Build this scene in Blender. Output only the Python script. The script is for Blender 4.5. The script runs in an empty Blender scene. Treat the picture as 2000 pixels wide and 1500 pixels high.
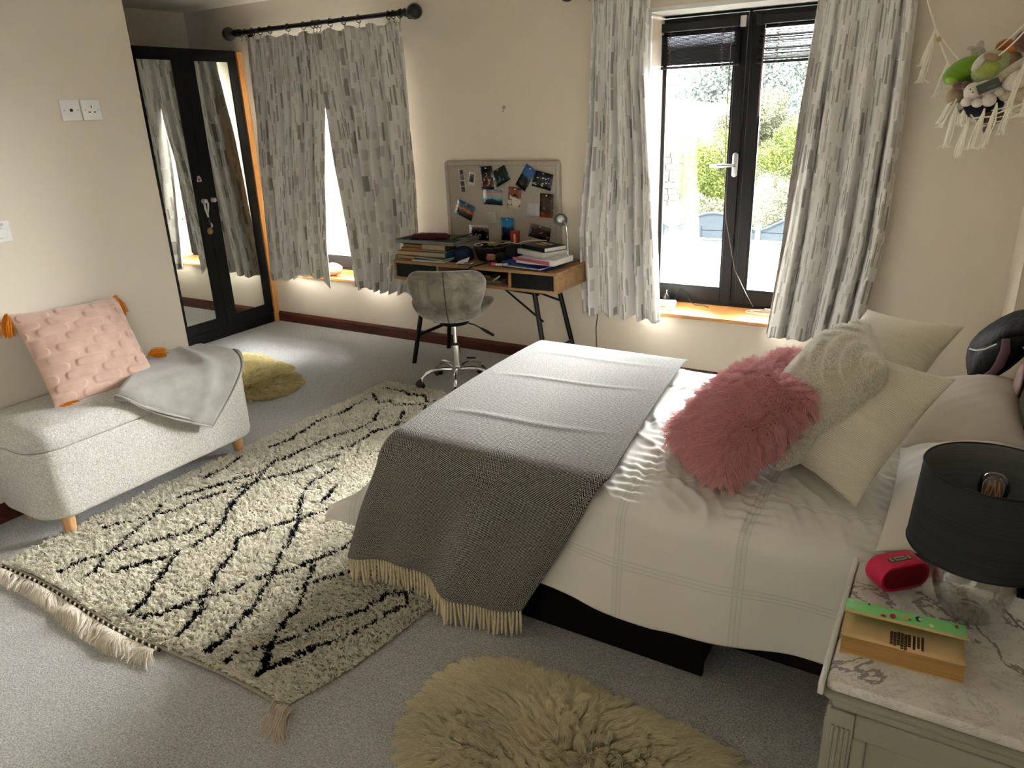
import bpy, bmesh, math, random
import numpy as np
from mathutils import Vector, Matrix
PI = math.pi
rng = np.random.default_rng(7)
random.seed(7)
sc = bpy.context.scene
COL = sc.collection

# ---------------------------------------------------------------- camera, sky, exposure
cam = bpy.data.cameras.new('camera')
camo = bpy.data.objects.new('camera', cam)
COL.objects.link(camo)
YAW, PITCH, ROLL = 0.549228471, 0.352464124, -0.037666804
cy, sy, cp, sp = math.cos(YAW), math.sin(YAW), math.cos(PITCH), math.sin(PITCH)
fwd = Vector((-sy*cp, cy*cp, -sp)); right = Vector((cy, sy, 0)); up = right.cross(fwd)
c_, s_ = math.cos(ROLL), math.sin(ROLL)
r2 = c_*right + s_*up; u2 = -s_*right + c_*up
m = Matrix((r2, u2, -fwd)).transposed().to_4x4()
m.translation = Vector((0, 0, 1.6))
camo.matrix_world = m
cam.sensor_fit = 'HORIZONTAL'; cam.sensor_width = 36.0; cam.lens = 1451.54/2000*36
cam.clip_start = 0.02; cam.clip_end = 400
sc.camera = camo

SKY = 7.0
w = bpy.data.worlds.new('overcast_sky'); sc.world = w; w.use_nodes = True
nt = w.node_tree
bg = nt.nodes['Background']
# an even overcast sky: a little whiter and brighter overhead than at the horizon
tc = nt.nodes.new('ShaderNodeTexCoord'); sx = nt.nodes.new('ShaderNodeSeparateXYZ')
rp = nt.nodes.new('ShaderNodeValToRGB')
nt.links.new(tc.outputs['Generated'], sx.inputs[0]); nt.links.new(sx.outputs['Z'], rp.inputs[0])
rp.color_ramp.elements[0].position = 0.0; rp.color_ramp.elements[0].color = (.86, .92, 1, 1)
rp.color_ramp.elements[1].position = .7; rp.color_ramp.elements[1].color = (1, 1, 1, 1)
nt.links.new(rp.outputs[0], bg.inputs[0]); bg.inputs[1].default_value = SKY

sc.view_settings.view_transform = 'Standard'; sc.view_settings.look = 'None'
sc.view_settings.gamma = 1.0; sc.view_settings.use_curve_mapping = False
sc.view_settings.exposure = 2.0
cy_ = sc.cycles
cy_.max_bounces = 8; cy_.diffuse_bounces = 5; cy_.glossy_bounces = 4; cy_.transmission_bounces = 6; cy_.transparent_max_bounces = 12
cy_.caustics_reflective = False; cy_.caustics_refractive = False
cy_.sample_clamp_indirect = 6.0
cy_.use_denoising = True
cy_.use_adaptive_sampling = True; cy_.adaptive_threshold = 0.02

def portal(name, loc, rot, sx_, sy_):
    l = bpy.data.lights.new(name, 'AREA'); l.shape = 'RECTANGLE'; l.size = sx_; l.size_y = sy_
    l.cycles.is_portal = True
    o = bpy.data.objects.new(name, l); COL.objects.link(o); o.location = loc; o.rotation_euler = rot
    return o
# the sun behind thin bright cloud, beyond the window wall: very soft edged
sunl = bpy.data.lights.new('hazy_sun', 'SUN'); sunl.energy = 46.0; sunl.angle = math.radians(62); sunl.color = (.98, .99, .99)
suno = bpy.data.objects.new('hazy_sun', sunl); COL.objects.link(suno)
suno.rotation_euler = Vector((-.44, -1.0, -.40)).to_track_quat('-Z', 'Y').to_euler()
# portals only steer the sampling of the sky through the window openings; they give no light of their own
portal('window_portal', (-1.15, 4.70, 1.25), (-PI/2, 0, 0), 1.2, 1.75)
portal('window_portal', (-4.05, 4.70, 1.25), (-PI/2, 0, 0), 1.25, 1.75)
portal('window_portal', (.62, -1.1, 1.55), (0, PI/2, 0), .8, .9)  # sampling portal of the added fill window

# ---------------------------------------------------------------- colour and materials
def lin(c):
    c = c/255.0
    return c/12.92 if c <= .04045 else ((c+.055)/1.055)**2.4
def C(*a):
    if len(a) == 1: a = a[0]
    return (lin(a[0]), lin(a[1]), lin(a[2]), 1.0)

class NT:
    def __init__(s, m):
        s.t = m.node_tree; s.n = s.t.nodes; s.l = s.t.links
        s.p = s.n['Principled BSDF']; s.out = s.n['Material Output']
    def new(s, k, **kw):
        n = s.n.new('ShaderNode'+k)
        for a, b in kw.items(): setattr(n, a, b)
        return n
    def link(s, a, b): s.l.new(a, b)
    def math(s, op, a, b=None, c=None):
        n = s.new('Math', operation=op)
        for i, v in enumerate((a, b, c)):
            if v is None: continue
            if isinstance(v, (int, float)): n.inputs[i].default_value = v
            else: s.link(v, n.inputs[i])
        return n.outputs[0]
    def mix(s, f, a, b, mode='MIX'):
        n = s.new('Mix', data_type='RGBA', blend_type=mode)
        if isinstance(f, (int, float)): n.inputs[0].default_value = f
        else: s.link(f, n.inputs[0])
        for k, v in ((6, a), (7, b)):
            if isinstance(v, tuple): n.inputs[k].default_value = v
            else: s.link(v, n.inputs[k])
        return n.outputs[2]
    def coord(s, kind='Object', scale=(1, 1, 1), rot=(0, 0, 0)):
        if not hasattr(s, 'tc'): s.tc = s.new('TexCoord')
        mp = s.new('Mapping'); s.link(s.tc.outputs[kind], mp.inputs[0])
        mp.inputs['Scale'].default_value = scale; mp.inputs['Rotation'].default_value = rot
        return mp.outputs[0]
    def noise(s, scale, detail=3, rough=.5, vec=None, dist=0):
        n = s.new('TexNoise'); n.inputs['Scale'].default_value = scale; n.inputs['Detail'].default_value = detail
        n.inputs['Roughness'].default_value = rough; n.inputs['Distortion'].default_value = dist
        s.link(vec if vec is not None else s.coord(), n.inputs['Vector'])
        return n.outputs['Fac']
    def ramp(s, f, stops):
        n = s.new('ValToRGB'); s.link(f, n.inputs[0]); e = n.color_ramp.elements
        while len(e) < len(stops): e.new(.5)
        for i, (p, c) in enumerate(stops):
            e[i].position = p; e[i].color = c
        return n.outputs[0]
    def bump(s, h, strength=.3, dist=.01, prev=None):
        b = s.new('Bump'); b.inputs['Strength'].default_value = strength; b.inputs['Distance'].default_value = dist
        s.link(h, b.inputs['Height'])
        if prev is not None: s.link(prev, b.inputs['Normal'])
        s.link(b.outputs[0], s.p.inputs['Normal']); return b.outputs[0]
    def color(s, c):
        if isinstance(c, tuple): s.p.inputs['Base Color'].default_value = c
        else: s.link(c, s.p.inputs['Base Color'])

def base_mat(name, col=None, rough=.6, metal=0, spec=.5, sheen=0, alpha=None):
    m = bpy.data.materials.new(name); m.use_nodes = True
    x = NT(m)
    if col: x.color(col)
    x.p.inputs['Roughness'].default_value = rough; x.p.inputs['Metallic'].default_value = metal
    x.p.inputs['Specular IOR Level'].default_value = spec
    if sheen: x.p.inputs['Sheen Weight'].default_value = sheen
    return m, x

def simple(name, col, rough=.6, metal=0, spec=.5, var=.08, nscale=30, bump=0, bscale=200, bdist=.002, sheen=0):
    m, x = base_mat(name, None, rough, metal, spec, sheen)
    f = x.noise(nscale, 4)
    d = tuple(min(1, c*(1-var)) for c in col[:3])+(1,); b = tuple(min(1, c*(1+var)) for c in col[:3])+(1,)
    x.color(x.ramp(f, [(.3, d), (.7, b)]))
    if bump: x.bump(x.noise(bscale, 3), bump, bdist)
    return m

def wood(name, c1, c2, axis=0, scale=14, rough=.5, spec=.4):
    m, x = base_mat(name, None, rough, 0, spec)
    s = [6, 6, 6]; s[axis] = .7
    v = x.coord('Object', tuple(s))
    f = x.noise(scale/6*1.6, 6, .6, v, .8)
    g = x.noise(scale*2, 3, .6, v, .2)
    col = x.ramp(f, [(.32, c1), (.68, c2)])
    dk = tuple(c*.72 for c in c1[:3])+(1,)
    x.color(x.mix(x.math('MULTIPLY', x.math('LESS_THAN', g, .42), .45), col, dk))
    x.bump(g, .12, .001)
    return m

M = {}
def wallmat(name, c):
    m, x = base_mat(name, None, .75, 0, .25)
    f = x.noise(1.3, 3); x.color(x.ramp(f, [(.3, tuple(v*.97 for v in c[:3])+(1,)), (.7, c)]))
    x.bump(x.noise(160, 4), .12, .002); return m
M['wall'] = wallmat('wall_paint', C(222, 211, 193))
M['ceil'] = wallmat('ceiling_paint', C(242, 240, 232))
def carpetmat():
    m, x = base_mat('carpet_pile', None, .95, 0, .05, .15)
    v = x.coord()
    f = x.noise(190, 3, .85, v); g = x.noise(2.2, 3, .6, v); h = x.noise(60, 2, .6, v)
    a = x.ramp(f, [(.34, C(112, 110, 104)), (.60, C(255, 253, 250))])
    b = x.mix(x.math('MULTIPLY', g, .5), a, C(222, 220, 214))
    x.color(x.mix(x.math('MULTIPLY', h, .35), b, C(176, 173, 164)))
    nb = x.bump(f, 1.0, .012); x.bump(h, .35, .004, nb); return m
M['carpet'] = carpetmat()
M['mahog'] = wood('mahogany_wood', C(52, 20, 12), C(96, 44, 26), 0, 14, .35)
M['pine'] = wood('pine_wood', C(176, 120, 60), C(214, 158, 90), 2, 10, .45)
M['sill'] = wood('varnished_oak', C(170, 112, 56), C(214, 160, 98), 0, 9, .3)
M['oak'] = wood('desk_oak', C(132, 100, 66), C(172, 136, 96), 0, 16, .55)
M['legwood'] = wood('beech_wood', C(176, 132, 86), C(210, 168, 118), 2, 9, .5)
M['darkframe'] = wood('dark_stained_frame', C(7, 7, 8), C(15, 12, 12), 2, 12, .36, .22)
M['blackwood'] = simple('black_painted_wood', C(9, 9, 11), .55, 0, .22, .3, 12)
M['blackmetal'] = simple('black_metal', C(14, 14, 15), .42, .3, .4, .2, 20)
M['polemat'] = simple('black_curtain_pole', C(16, 14, 14), .38, 0, .5, .2, 20)
M['chrome'] = simple('chrome', (.82, .82, .82, 1), .08, 1, .5, .03, 8)
M['steel'] = simple('brushed_steel', (.55, .55, .55, 1), .28, 1, .5, .05, 60)
M['white_plastic'] = simple('white_plastic', C(232, 230, 224), .32, 0, .5, .02, 20)
M['black_plastic'] = simple('black_plastic', C(12, 12, 13), .4, 0, .5, .2, 20)
M['white_paint'] = simple('white_gloss_paint', C(226, 226, 220), .35, 0, .5, .03, 9, .05, 60)
M['greypaint'] = simple('grey_white_furniture_paint', C(160, 158, 142), .45, 0, .4, .05, 7, .08, 90)

def mirrormat():
    m, x = base_mat('mirror_glass', (.80, .84, .80, 1), .015, 1.0, .5); return m
M['mirror'] = mirrormat()
def glassmat(name, tint=(1, 1, 1, 1), refl=1.0, edge=1.0):
    m, x = base_mat(name)
    x.n.remove(x.p)
    tr = x.new('BsdfTransparent'); tr.inputs[0].default_value = tint
    gl = x.new('BsdfGlossy'); gl.inputs['Roughness'].default_value = .02; gl.inputs['Color'].default_value = (1, 1, 1, 1)
    fr = x.new('Fresnel'); fr.inputs[0].default_value = 1.45
    mx = x.new('MixShader'); x.link(x.math('MINIMUM', x.math('MULTIPLY', fr.outputs[0], refl), edge), mx.inputs[0])
    x.link(tr.outputs[0], mx.inputs[1]); x.link(gl.outputs[0], mx.inputs[2]); x.link(mx.outputs[0], x.out.inputs[0])
    return m
M['glass'] = glassmat('window_glass', (.955, .96, .96, 1), .8)
M['vase'] = glassmat('clear_blown_glass', (.955, .96, .955, 1), 1.3, .55)
# ---------------------------------------------------------------- mesh helpers
def tag(o, label=None, cat=None, group=None, kind=None):
    if label: o['label'] = label
    if cat: o['category'] = cat
    if group: o['group'] = group
    if kind: o['kind'] = kind
    return o
def thing(name, label, cat, loc, group=None):
    o = bpy.data.objects.new(name, None); COL.objects.link(o); o.location = loc
    o.empty_display_size = .05
    return tag(o, label, cat, group)
def top_origin(p):
    v = Vector((0, 0, 0))
    while p is not None:
        v += p.location; p = p.parent
    return v
def link_mesh(name, V, F, mat, parent=None, smooth=True, uv=None, org=None, attrs=None):
    V = np.asarray(V, dtype=float)
    if parent is not None: o0 = top_origin(parent)
    elif org is not None: o0 = Vector(org)
    else:
        lo = V.min(0); hi = V.max(0); o0 = Vector(((lo[0]+hi[0])/2, (lo[1]+hi[1])/2, lo[2]))
    me = bpy.data.meshes.new(name)
    me.from_pydata((V-np.array(o0)).tolist(), [], [list(f) for f in F])
    if uv is not None:
        l = me.uv_layers.new(name='UVMap')
        idx = np.zeros(len(me.loops), dtype=np.int32); me.loops.foreach_get('vertex_index', idx)
        l.data.foreach_set('uv', np.asarray(uv)[idx].astype(np.float32).ravel())
    if attrs:
        for k, a in attrs.items():
            t = me.attributes.new(k, 'FLOAT', 'POINT'); t.data.foreach_set('value', np.asarray(a, dtype=np.float32))
    if smooth: me.polygons.foreach_set('use_smooth', [True]*len(me.polygons))
    if mat is not None:
        for mm in (mat if isinstance(mat, (list, tuple)) else [mat]): me.materials.append(mm)
    me.update()
    o = bpy.data.objects.new(name, me); COL.objects.link(o)
    if parent is not None: o.parent = parent
    else: o.location = o0
    return o
def fixnormals(o):
    bm = bmesh.new(); bm.from_mesh(o.data); bmesh.ops.recalc_face_normals(bm, faces=bm.faces); bm.to_mesh(o.data); bm.free(); return o
def mod_bevel(o, wd=.003, seg=2, ang=40):
    b = o.modifiers.new('Bevel', 'BEVEL'); b.width = wd; b.segments = seg; b.limit_method = 'ANGLE'; b.angle_limit = math.radians(ang)
    for p in o.data.polygons: p.use_smooth = True
    wn = o.modifiers.new('WN', 'WEIGHTED_NORMAL'); wn.keep_sharp = False
    return o
def mod_sub(o, lv=1):
    s = o.modifiers.new('Subd', 'SUBSURF'); s.levels = lv; s.render_levels = lv; return o
def mod_solid(o, t, off=0):
    s = o.modifiers.new('Solid', 'SOLIDIFY'); s.thickness = t; s.offset = off; return o

def frame_of(d):
    d = Vector(d).normalized(); a = Vector((0, 0, 1)) if abs(d.z) < .9 else Vector((1, 0, 0))
    u = d.cross(a).normalized(); return u, d.cross(u).normalized(), d
class MB:
    def __init__(s): s.V = []; s.F = []
    def add(s, V, F):
        n = len(s.V); s.V += [tuple(v) for v in V]; s.F += [tuple(i+n for i in f) for f in F]; return s
    def obox(s, c, ax, ay, az):
        c, ax, ay, az = map(Vector, (c, ax, ay, az)); V = []
        for k in (-1, 1):
            for j in (-1, 1):
                for i in (-1, 1): V.append(c+ax*i+ay*j+az*k)
        return s.add(V, [(0, 2, 3, 1), (4, 5, 7, 6), (0, 1, 5, 4), (2, 6, 7, 3), (0, 4, 6, 2), (1, 3, 7, 5)])
    def box(s, x0, x1, y0, y1, z0, z1):
        return s.obox(((x0+x1)/2, (y0+y1)/2, (z0+z1)/2), ((x1-x0)/2, 0, 0), (0, (y1-y0)/2, 0), (0, 0, (z1-z0)/2))
    def rbox(s, c, sx_, sy_, sz_, rz=0):
        """box by base centre, size and turn about z"""
        a = Vector((math.cos(rz), math.sin(rz), 0)); b = Vector((-math.sin(rz), math.cos(rz), 0))
        return s.obox((c[0], c[1], c[2]+sz_/2), a*sx_/2, b*sy_/2, (0, 0, sz_/2))
    def rings(s, rs, closed=False, caps=True):
        n = len(rs[0]); V = [p for r in rs for p in r]; F = []
        K = len(rs)
        for k in range(K if closed else K-1):
            a = k*n; b = ((k+1) % K)*n
            for i in range(n): F.append((a+i, a+(i+1) % n, b+(i+1) % n, b+i))
        if caps and not closed: F.append(tuple(range(n))[::-1]); F.append(tuple((K-1)*n+i for i in range(n)))
        return s.add(V, F)
    def cyl(s, p0, p1, r0, r1=None, n=14):
        r1 = r0 if r1 is None else r1; p0 = Vector(p0); p1 = Vector(p1); u, v, d = frame_of(p1-p0)
        return s.rings([[p+(u*math.cos(2*PI*i/n)+v*math.sin(2*PI*i/n))*r for i in range(n)] for p, r in ((p0, r0), (p1, r1))])
    def tube(s, pts, r, n=8, closed=False):
        pts = [Vector(p) for p in pts]; K = len(pts); rs = []
        u = None
        for k in range(K):
            a = pts[k-1] if (k or closed) else pts[0]; b = pts[(k+1) % K] if (k < K-1 or closed) else pts[-1]
            d = (b-a)
            if d.length < 1e-9: d = Vector((0, 0, 1))
            d.normalize()
            if u is None: u = frame_of(d)[0]
            u = (u-d*u.dot(d))
            if u.length < 1e-6: u = frame_of(d)[0]
            u.normalize(); v = d.cross(u); rr = r[k] if isinstance(r, (list, tuple)) else r
            rs.append([pts[k]+(u*math.cos(2*PI*i/n)+v*math.sin(2*PI*i/n))*rr for i in range(n)])
        return s.rings(rs, closed)
    def lathe(s, prof, c=(0, 0, 0), n=28, axis=(0, 0, 1), caps=True):
        u, v, d = frame_of(axis); c = Vector(c)
        return s.rings([[c+d*z+(u*math.cos(2*PI*i/n)+v*math.sin(2*PI*i/n))*max(r, 1e-4) for i in range(n)] for r, z in prof], caps=caps)
    def ball(s, c, r, n=14, axes=None):
        c = Vector(c); r = (r, r, r) if isinstance(r, (int, float)) else r
        ax = axes or ((1, 0, 0), (0, 1, 0), (0, 0, 1)); ax = [Vector(a).normalized()*q for a, q in zip(ax, r)]
        K = n//2+1; rs = []
        for k in range(K):
            t = PI*(k+.0)/(K-1); t = min(max(t, .06), PI-.06)
            rs.append([c+ax[0]*(math.sin(t)*math.cos(2*PI*i/n))+ax[1]*(math.sin(t)*math.sin(2*PI*i/n))+ax[2]*math.cos(t) for i in range(n)])
        return s.rings(rs)
    def prism(s, poly, z0, z1):
        n = len(poly)
        V = [(p[0], p[1], z0) for p in poly]+[(p[0], p[1], z1) for p in poly]
        F = [tuple(range(n))[::-1], tuple(range(n, 2*n))]+[(i, (i+1) % n, n+(i+1) % n, n+i) for i in range(n)]
        return s.add(V, F)
    def slab(s, poly3, nrm, t):
        """flat polygon in space given a thickness t along nrm"""
        nrm = Vector(nrm).normalized()*t; n = len(poly3); P = [Vector(p) for p in poly3]
        return s.add(P+[p+nrm for p in P], [tuple(range(n))[::-1], tuple(range(n, 2*n))]+[(i, (i+1) % n, n+(i+1) % n, n+i) for i in range(n)])
    def build(s, name, mat, parent=None, smooth=False, bevel=0, org=None, sub=0, seg=2):
        o = link_mesh(name, s.V, s.F, mat, parent, smooth, org=org)
        fixnormals(o)
        if smooth: o.data.set_sharp_from_angle(angle=math.radians(42))
        if bevel: mod_bevel(o, bevel, seg)
        if sub: mod_sub(o, sub)
        return o
def grid_faces(nu, nv):
    i = np.arange(nu-1)[:, None]; j = np.arange(nv-1)[None, :]
    a = (i*nv+j).ravel(); return np.stack([a, a+nv, a+nv+1, a+1], 1).tolist()
def vnoise(P, scale, seed=0):
    """cheap smooth pseudo-noise from summed sines, P (N,k) -> (N,)"""
    r = np.random.default_rng(seed); o = np.zeros(len(P))
    for i in range(7):
        k = r.normal(size=P.shape[1])*scale*(1+.35*i); ph = r.uniform(0, 6.28)
        o += np.sin(P@k+ph)/(1+.35*i)
    return o/3.2
def sstep(a, b, x):
    t = np.clip((x-a)/(b-a), 0, 1); return t*t*(3-2*t)

def hair(name, mat, parent, roots, tips_fn, npts, radius, col, kind='stuff', taper=.35):
    """real strands as a hair-curves object. tips_fn(t) -> (N,3) offset at fraction t"""
    N = len(roots); hc = bpy.data.hair_curves.new(name); hc.add_curves([npts]*N)
    o0 = np.array(top_origin(parent))
    P = np.zeros((N, npts, 3)); R = np.zeros((N, npts))
    for k in range(npts):
        t = k/(npts-1); P[:, k] = roots-o0+tips_fn(t); R[:, k] = radius*(1-(1-taper)*t)
    hc.attributes['position'].data.foreach_set('vector', P.astype(np.float32).ravel())
    a = hc.attributes.get('radius') or hc.attributes.new('radius', 'FLOAT', 'POINT')
    a.data.foreach_set('value', R.astype(np.float32).ravel())
    c = hc.attributes.new('strand', 'FLOAT_COLOR', 'CURVE')
    c.data.foreach_set('color', np.concatenate([col, np.ones((N, 1))], 1).astype(np.float32).ravel())
    hc.materials.append(mat)
    o = bpy.data.objects.new(name, hc); COL.objects.link(o); o.parent = parent
    if kind: o['kind'] = kind
    return o
def hairmat(name, rough=.8, spec=.15, trans=0):
    m, x = base_mat(name, None, rough, 0, spec)
    a = x.new('Attribute'); a.attribute_name = 'strand'; x.color(a.outputs['Color'])
    if trans:
        tr = x.new('BsdfTranslucent'); x.link(a.outputs['Color'], tr.inputs[0]); mx = x.new('MixShader'); mx.inputs[0].default_value = trans
        x.link(x.p.outputs[0], mx.inputs[1]); x.link(tr.outputs[0], mx.inputs[2]); x.link(mx.outputs[0], x.out.inputs[0])
    return m
M['fur'] = hairmat('fur_strands', trans=.38)
def surf_sample(V, F, N, rg):
    """N random points with normals on a quad mesh"""
    V = np.asarray(V); F = np.asarray(F); a, b, c, d = V[F[:, 0]], V[F[:, 1]], V[F[:, 2]], V[F[:, 3]]
    n = np.cross(c-a, d-b); ar = np.linalg.norm(n, axis=1)+1e-12; n /= ar[:, None]
    k = rg.choice(len(F), N, p=ar/ar.sum()); s = rg.random((N, 1)); t = rg.random((N, 1))
    P = (a[k]*(1-s)+b[k]*s)*(1-t)+(d[k]*(1-s)+c[k]*s)*t
    return P, n[k], k
def clumps(P, n, rg):
    """nearest of n clump centres for each point (chunked)"""
    c = P[rg.choice(len(P), n, replace=False)]; out = np.zeros(len(P), int)
    for i in range(0, len(P), 4000):
        d = ((P[i:i+4000, None, :]-c[None])**2).sum(2); out[i:i+4000] = d.argmin(1)
    return c, out
# ---------------------------------------------------------------- the room
def struct(o): o['kind'] = 'structure'; return o
XL, XA, XR, XP, YB, YF, ZC = -3.40, -5.45, .42, .225, 4.225, -2.0, 2.40
YJ = 2.32
o = struct(MB().box(XA-.15, XR+.15, YF-.15, YB+.35, -.12, 0).build('floor', M['carpet']))
struct(MB().box(XA-.15, XR+.15, YF-.15, YB+.35, ZC, ZC+.12).build('ceiling', M['ceil']))
# window wall with two openings
W1 = (-1.635, -.60, .40, 2.09); W2 = (-4.60, -3.50, .40, 2.09)
wb = MB(); Y2 = YB+.32
for a, b in ((XA-.15, W2[0]), (W2[1], W1[0]), (W1[1], XR+.15)): wb.box(a, b, YB, Y2, 0, ZC)
for q in (W1, W2): wb.box(q[0], q[1], YB, Y2, 0, q[2]); wb.box(q[0], q[1], YB, Y2, q[3], ZC)
struct(wb.build('wall_back', M['wall']))
struct(MB().box(XL-.14, XL, YF, YJ, 0, ZC).build('wall_left', M['wall']))
struct(MB().box(XA, XL-.14, YJ-.12, YJ, 0, ZC).build('wall_alcove_side', M['wall']))
struct(MB().box(XA-.15, XA, YJ-.12, YB, 0, ZC).build('wall_alcove', M['wall']))
D3 = (-1.55, -.65, 1.15, 1.95)  # opening of the window added for fill light
struct(MB().box(XR, XR+.15, YF-.15, D3[0], 0, ZC).box(XR, XR+.15, D3[1], YB, 0, ZC).box(XR, XR+.15, D3[0], D3[1], 0, D3[2]).box(XR, XR+.15, D3[0], D3[1], D3[3], ZC).build('wall_right', M['wall']))
struct(MB().box(XP, XR, 3.5, YB, 0, ZC).build('wall_pier', M['wall']))
struct(MB().box(XL-.14, XR, YF-.15, YF, 0, ZC).build('wall_front', M['wall']))
D3 = (-1.55, -.65, 1.15, 1.95)
# skirting boards
def skirt(name, p0, p1, nrm):
    prof = [(0, 0), (.018, 0), (.018, .062), (.012, .074), (.006, .082), (0, .082)]
    p0 = Vector(p0); p1 = Vector(p1); nrm = Vector(nrm)
    o = MB().rings([[p+nrm*a+Vector((0, 0, z)) for a, z in prof] for p in (p0, p1)]).build(name, M['mahog'])
    return struct(o)
skirt('baseboard_back', (-4.86, YB, 0), (XP, YB, 0), (0, -1, 0))
skirt('baseboard_left', (XL, YF, 0), (XL, YJ, 0), (1, 0, 0))
skirt('baseboard_right', (XR, YF, 0), (XR, 3.5, 0), (-1, 0, 0))
skirt('baseboard_pier', (XP, 3.5, 0), (XP, YB-.018, 0), (-1, 0, 0))

# windows: dark timber french casements set deep in the wall
def window(name, X0, X1, n_handle=True):
    y = YB+.275; z0, z1 = .42, 2.085
    root = bpy.data.objects.new(name, None); COL.objects.link(root); root.location = ((X0+X1)/2, y, z0); struct(root)
    xm = (X0+X1)/2; D = M['darkframe']
    f = MB(); f.box(X0-.06, X0+.012, y, y+.07, z0-.02, z1+.02).box(X1-.012, X1+.06, y, y+.07, z0-.02, z1+.02)
    f.box(X0+.012, X1-.012, y, y+.07, z1-.025, z1+.02).box(X0+.012, X1-.012, y, y+.07, z0-.02, z0+.018)
    f.build('frame', D, root, bevel=.003)
    for k, (a, b) in enumerate(((X0+.014, xm-.012), (xm+.012, X1-.014))):
        s = MB(); w_ = .062; yy = y-.012
        s.box(a, a+w_, yy, y+.05, z0+.02, z1-.03).box(b-w_, b, yy, y+.05, z0+.02, z1-.03)
        s.box(a+w_, b-w_, yy, y+.05, z0+.02, z0+.105).box(a+w_, b-w_, yy, y+.05, z1-.11, z1-.03)
        so = s.build('sash', D, root, bevel=.004)
        bd = MB(); x0, x1, zz0, zz1 = a+w_, b-w_, z0+.105, z1-.11
        for q in ((x0, x0+.01, zz0, zz1), (x1-.01, x1, zz0, zz1)): bd.box(q[0], q[1], yy+.006, yy+.02, q[2], q[3])
        bd.box(x0+.01, x1-.01, yy+.006, yy+.02, zz0, zz0+.01).box(x0+.01, x1-.01, yy+.006, yy+.02, zz1-.01, zz1)
        bd.build('glazing_bead', D, so)
        MB().box(x0+.002, x1-.002, y+.018, y+.024, zz0, zz1).build('pane', M['glass'], so)
        MB().cyl(((a if k == 0 else b), y-.006, z0+.25), ((a if k == 0 else b), y-.006, z0+.33), .007).build('hinge', M['blackmetal'], so, smooth=True)
    MB().box(xm-.011, xm+.011, y-.004, y+.045, z0+.018, z1-.026).build('centre_post', D, root, bevel=.002)
    return root, y, xm, z0, z1
win1, wy, wxm, wz0, wz1 = window('window_1', -1.70, -.60)
h = thing('window_handle', 'silver lever handle on the dark middle frame of the open-curtained window', 'handle', (-1.181, wy-.014, 1.26))
h.parent = win1; h.location = Vector((-1.181, wy-.014, 1.26))-win1.location
for k in ('label', 'category'): del h[k]
pl = MB()
ring = lambda r, n=24: [(r*math.cos(2*PI*i/n), (.052 if math.sin(2*PI*i/n) > 0 else -.052)+r*math.sin(2*PI*i/n)) for i in range(n)]
c0 = Vector((-1.181, wy-.014, 1.26))
pl.rings([[c0+Vector((a, -d, b)) for a, b in ring(r)] for r, d in ((.0155, 0), (.0165, .004), (.0155, .010), (.011, .013))])
pl.build('handle_plate', M['steel'], h, smooth=True)
lv = MB().cyl(c0+Vector((0, -.01, 0)), c0+Vector((0, -.048, 0)), .010, .009, 14)
lv.tube([c0+Vector((.006, -.044, 0)), c0+Vector((-.01, -.05, 0)), c0+Vector((-.05, -.05, -.001)), c0+Vector((-.115, -.049, -.003)), c0+Vector((-.122, -.049, -.003))], [.0085, .0095, .009, .0085, .006], 12)
lv.build('lever', M['steel'], h, smooth=True)
MB().cyl(c0+Vector((-.121, -.049, -.003)), c0+Vector((-.135, -.049, -.004)), .008, .0075, 12).build('lever_tip', M['white_plastic'], h, smooth=True)
win2, _, _, _, _ = window('window_2', -4.64, -3.46)
# reveals lining: splayed white sides and soffit
for nm, q, X0, X1 in (('trim_1', W1, -1.70, -.60), ('trim_2', W2, -4.64, -3.46)):
    t = MB()
    t.add([(q[0]-.001, YB+.002, .42), (q[0]-.001, YB+.002, 2.09), (X0, YB+.275, 2.09), (X0, YB+.275, .42), (q[0]+.02, YB+.002, .42), (q[0]+.02, YB+.002, 2.09), (X0+.012, YB+.275, 2.09), (X0+.012, YB+.275, .42)],
          [(0, 1, 2, 3), (7, 6, 5, 4), (0, 4, 5, 1), (3, 2, 6, 7), (1, 5, 6, 2), (0, 3, 7, 4)])
    t.box(q[0], q[1], YB-.004, YB+.275, 2.07, 2.091)
    struct(t.build(nm, M['white_paint']))
    s = MB().box(q[0]-.0, q[1]+.0, YB-.028, YB+.275, .398, .42)
    struct(s.build('window_sill_1' if nm == 'trim_1' else 'window_sill_2', M['sill'], bevel=.004))
# unseen window added behind the camera to let in fill light
root = struct(bpy.data.objects.new('fill_window', None)); COL.objects.link(root); root.location = (XR+.08, -1.1, 1.15)
f = MB(); q0, q1 = XR+.05, XR+.11
f.box(q0, q1, D3[0], D3[0]+.06, D3[2], D3[3]).box(q0, q1, D3[1]-.06, D3[1], D3[2], D3[3]).box(q0, q1, D3[0]+.06, D3[1]-.06, D3[3]-.06, D3[3]).box(q0, q1, D3[0]+.06, D3[1]-.06, D3[2], D3[2]+.06)
f.build('frame', M['darkframe'], root)
MB().box(XR+.08, XR+.085, D3[0]+.06, D3[1]-.06, D3[2]+.06, D3[3]-.06).build('pane', M['glass'], root)

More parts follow.
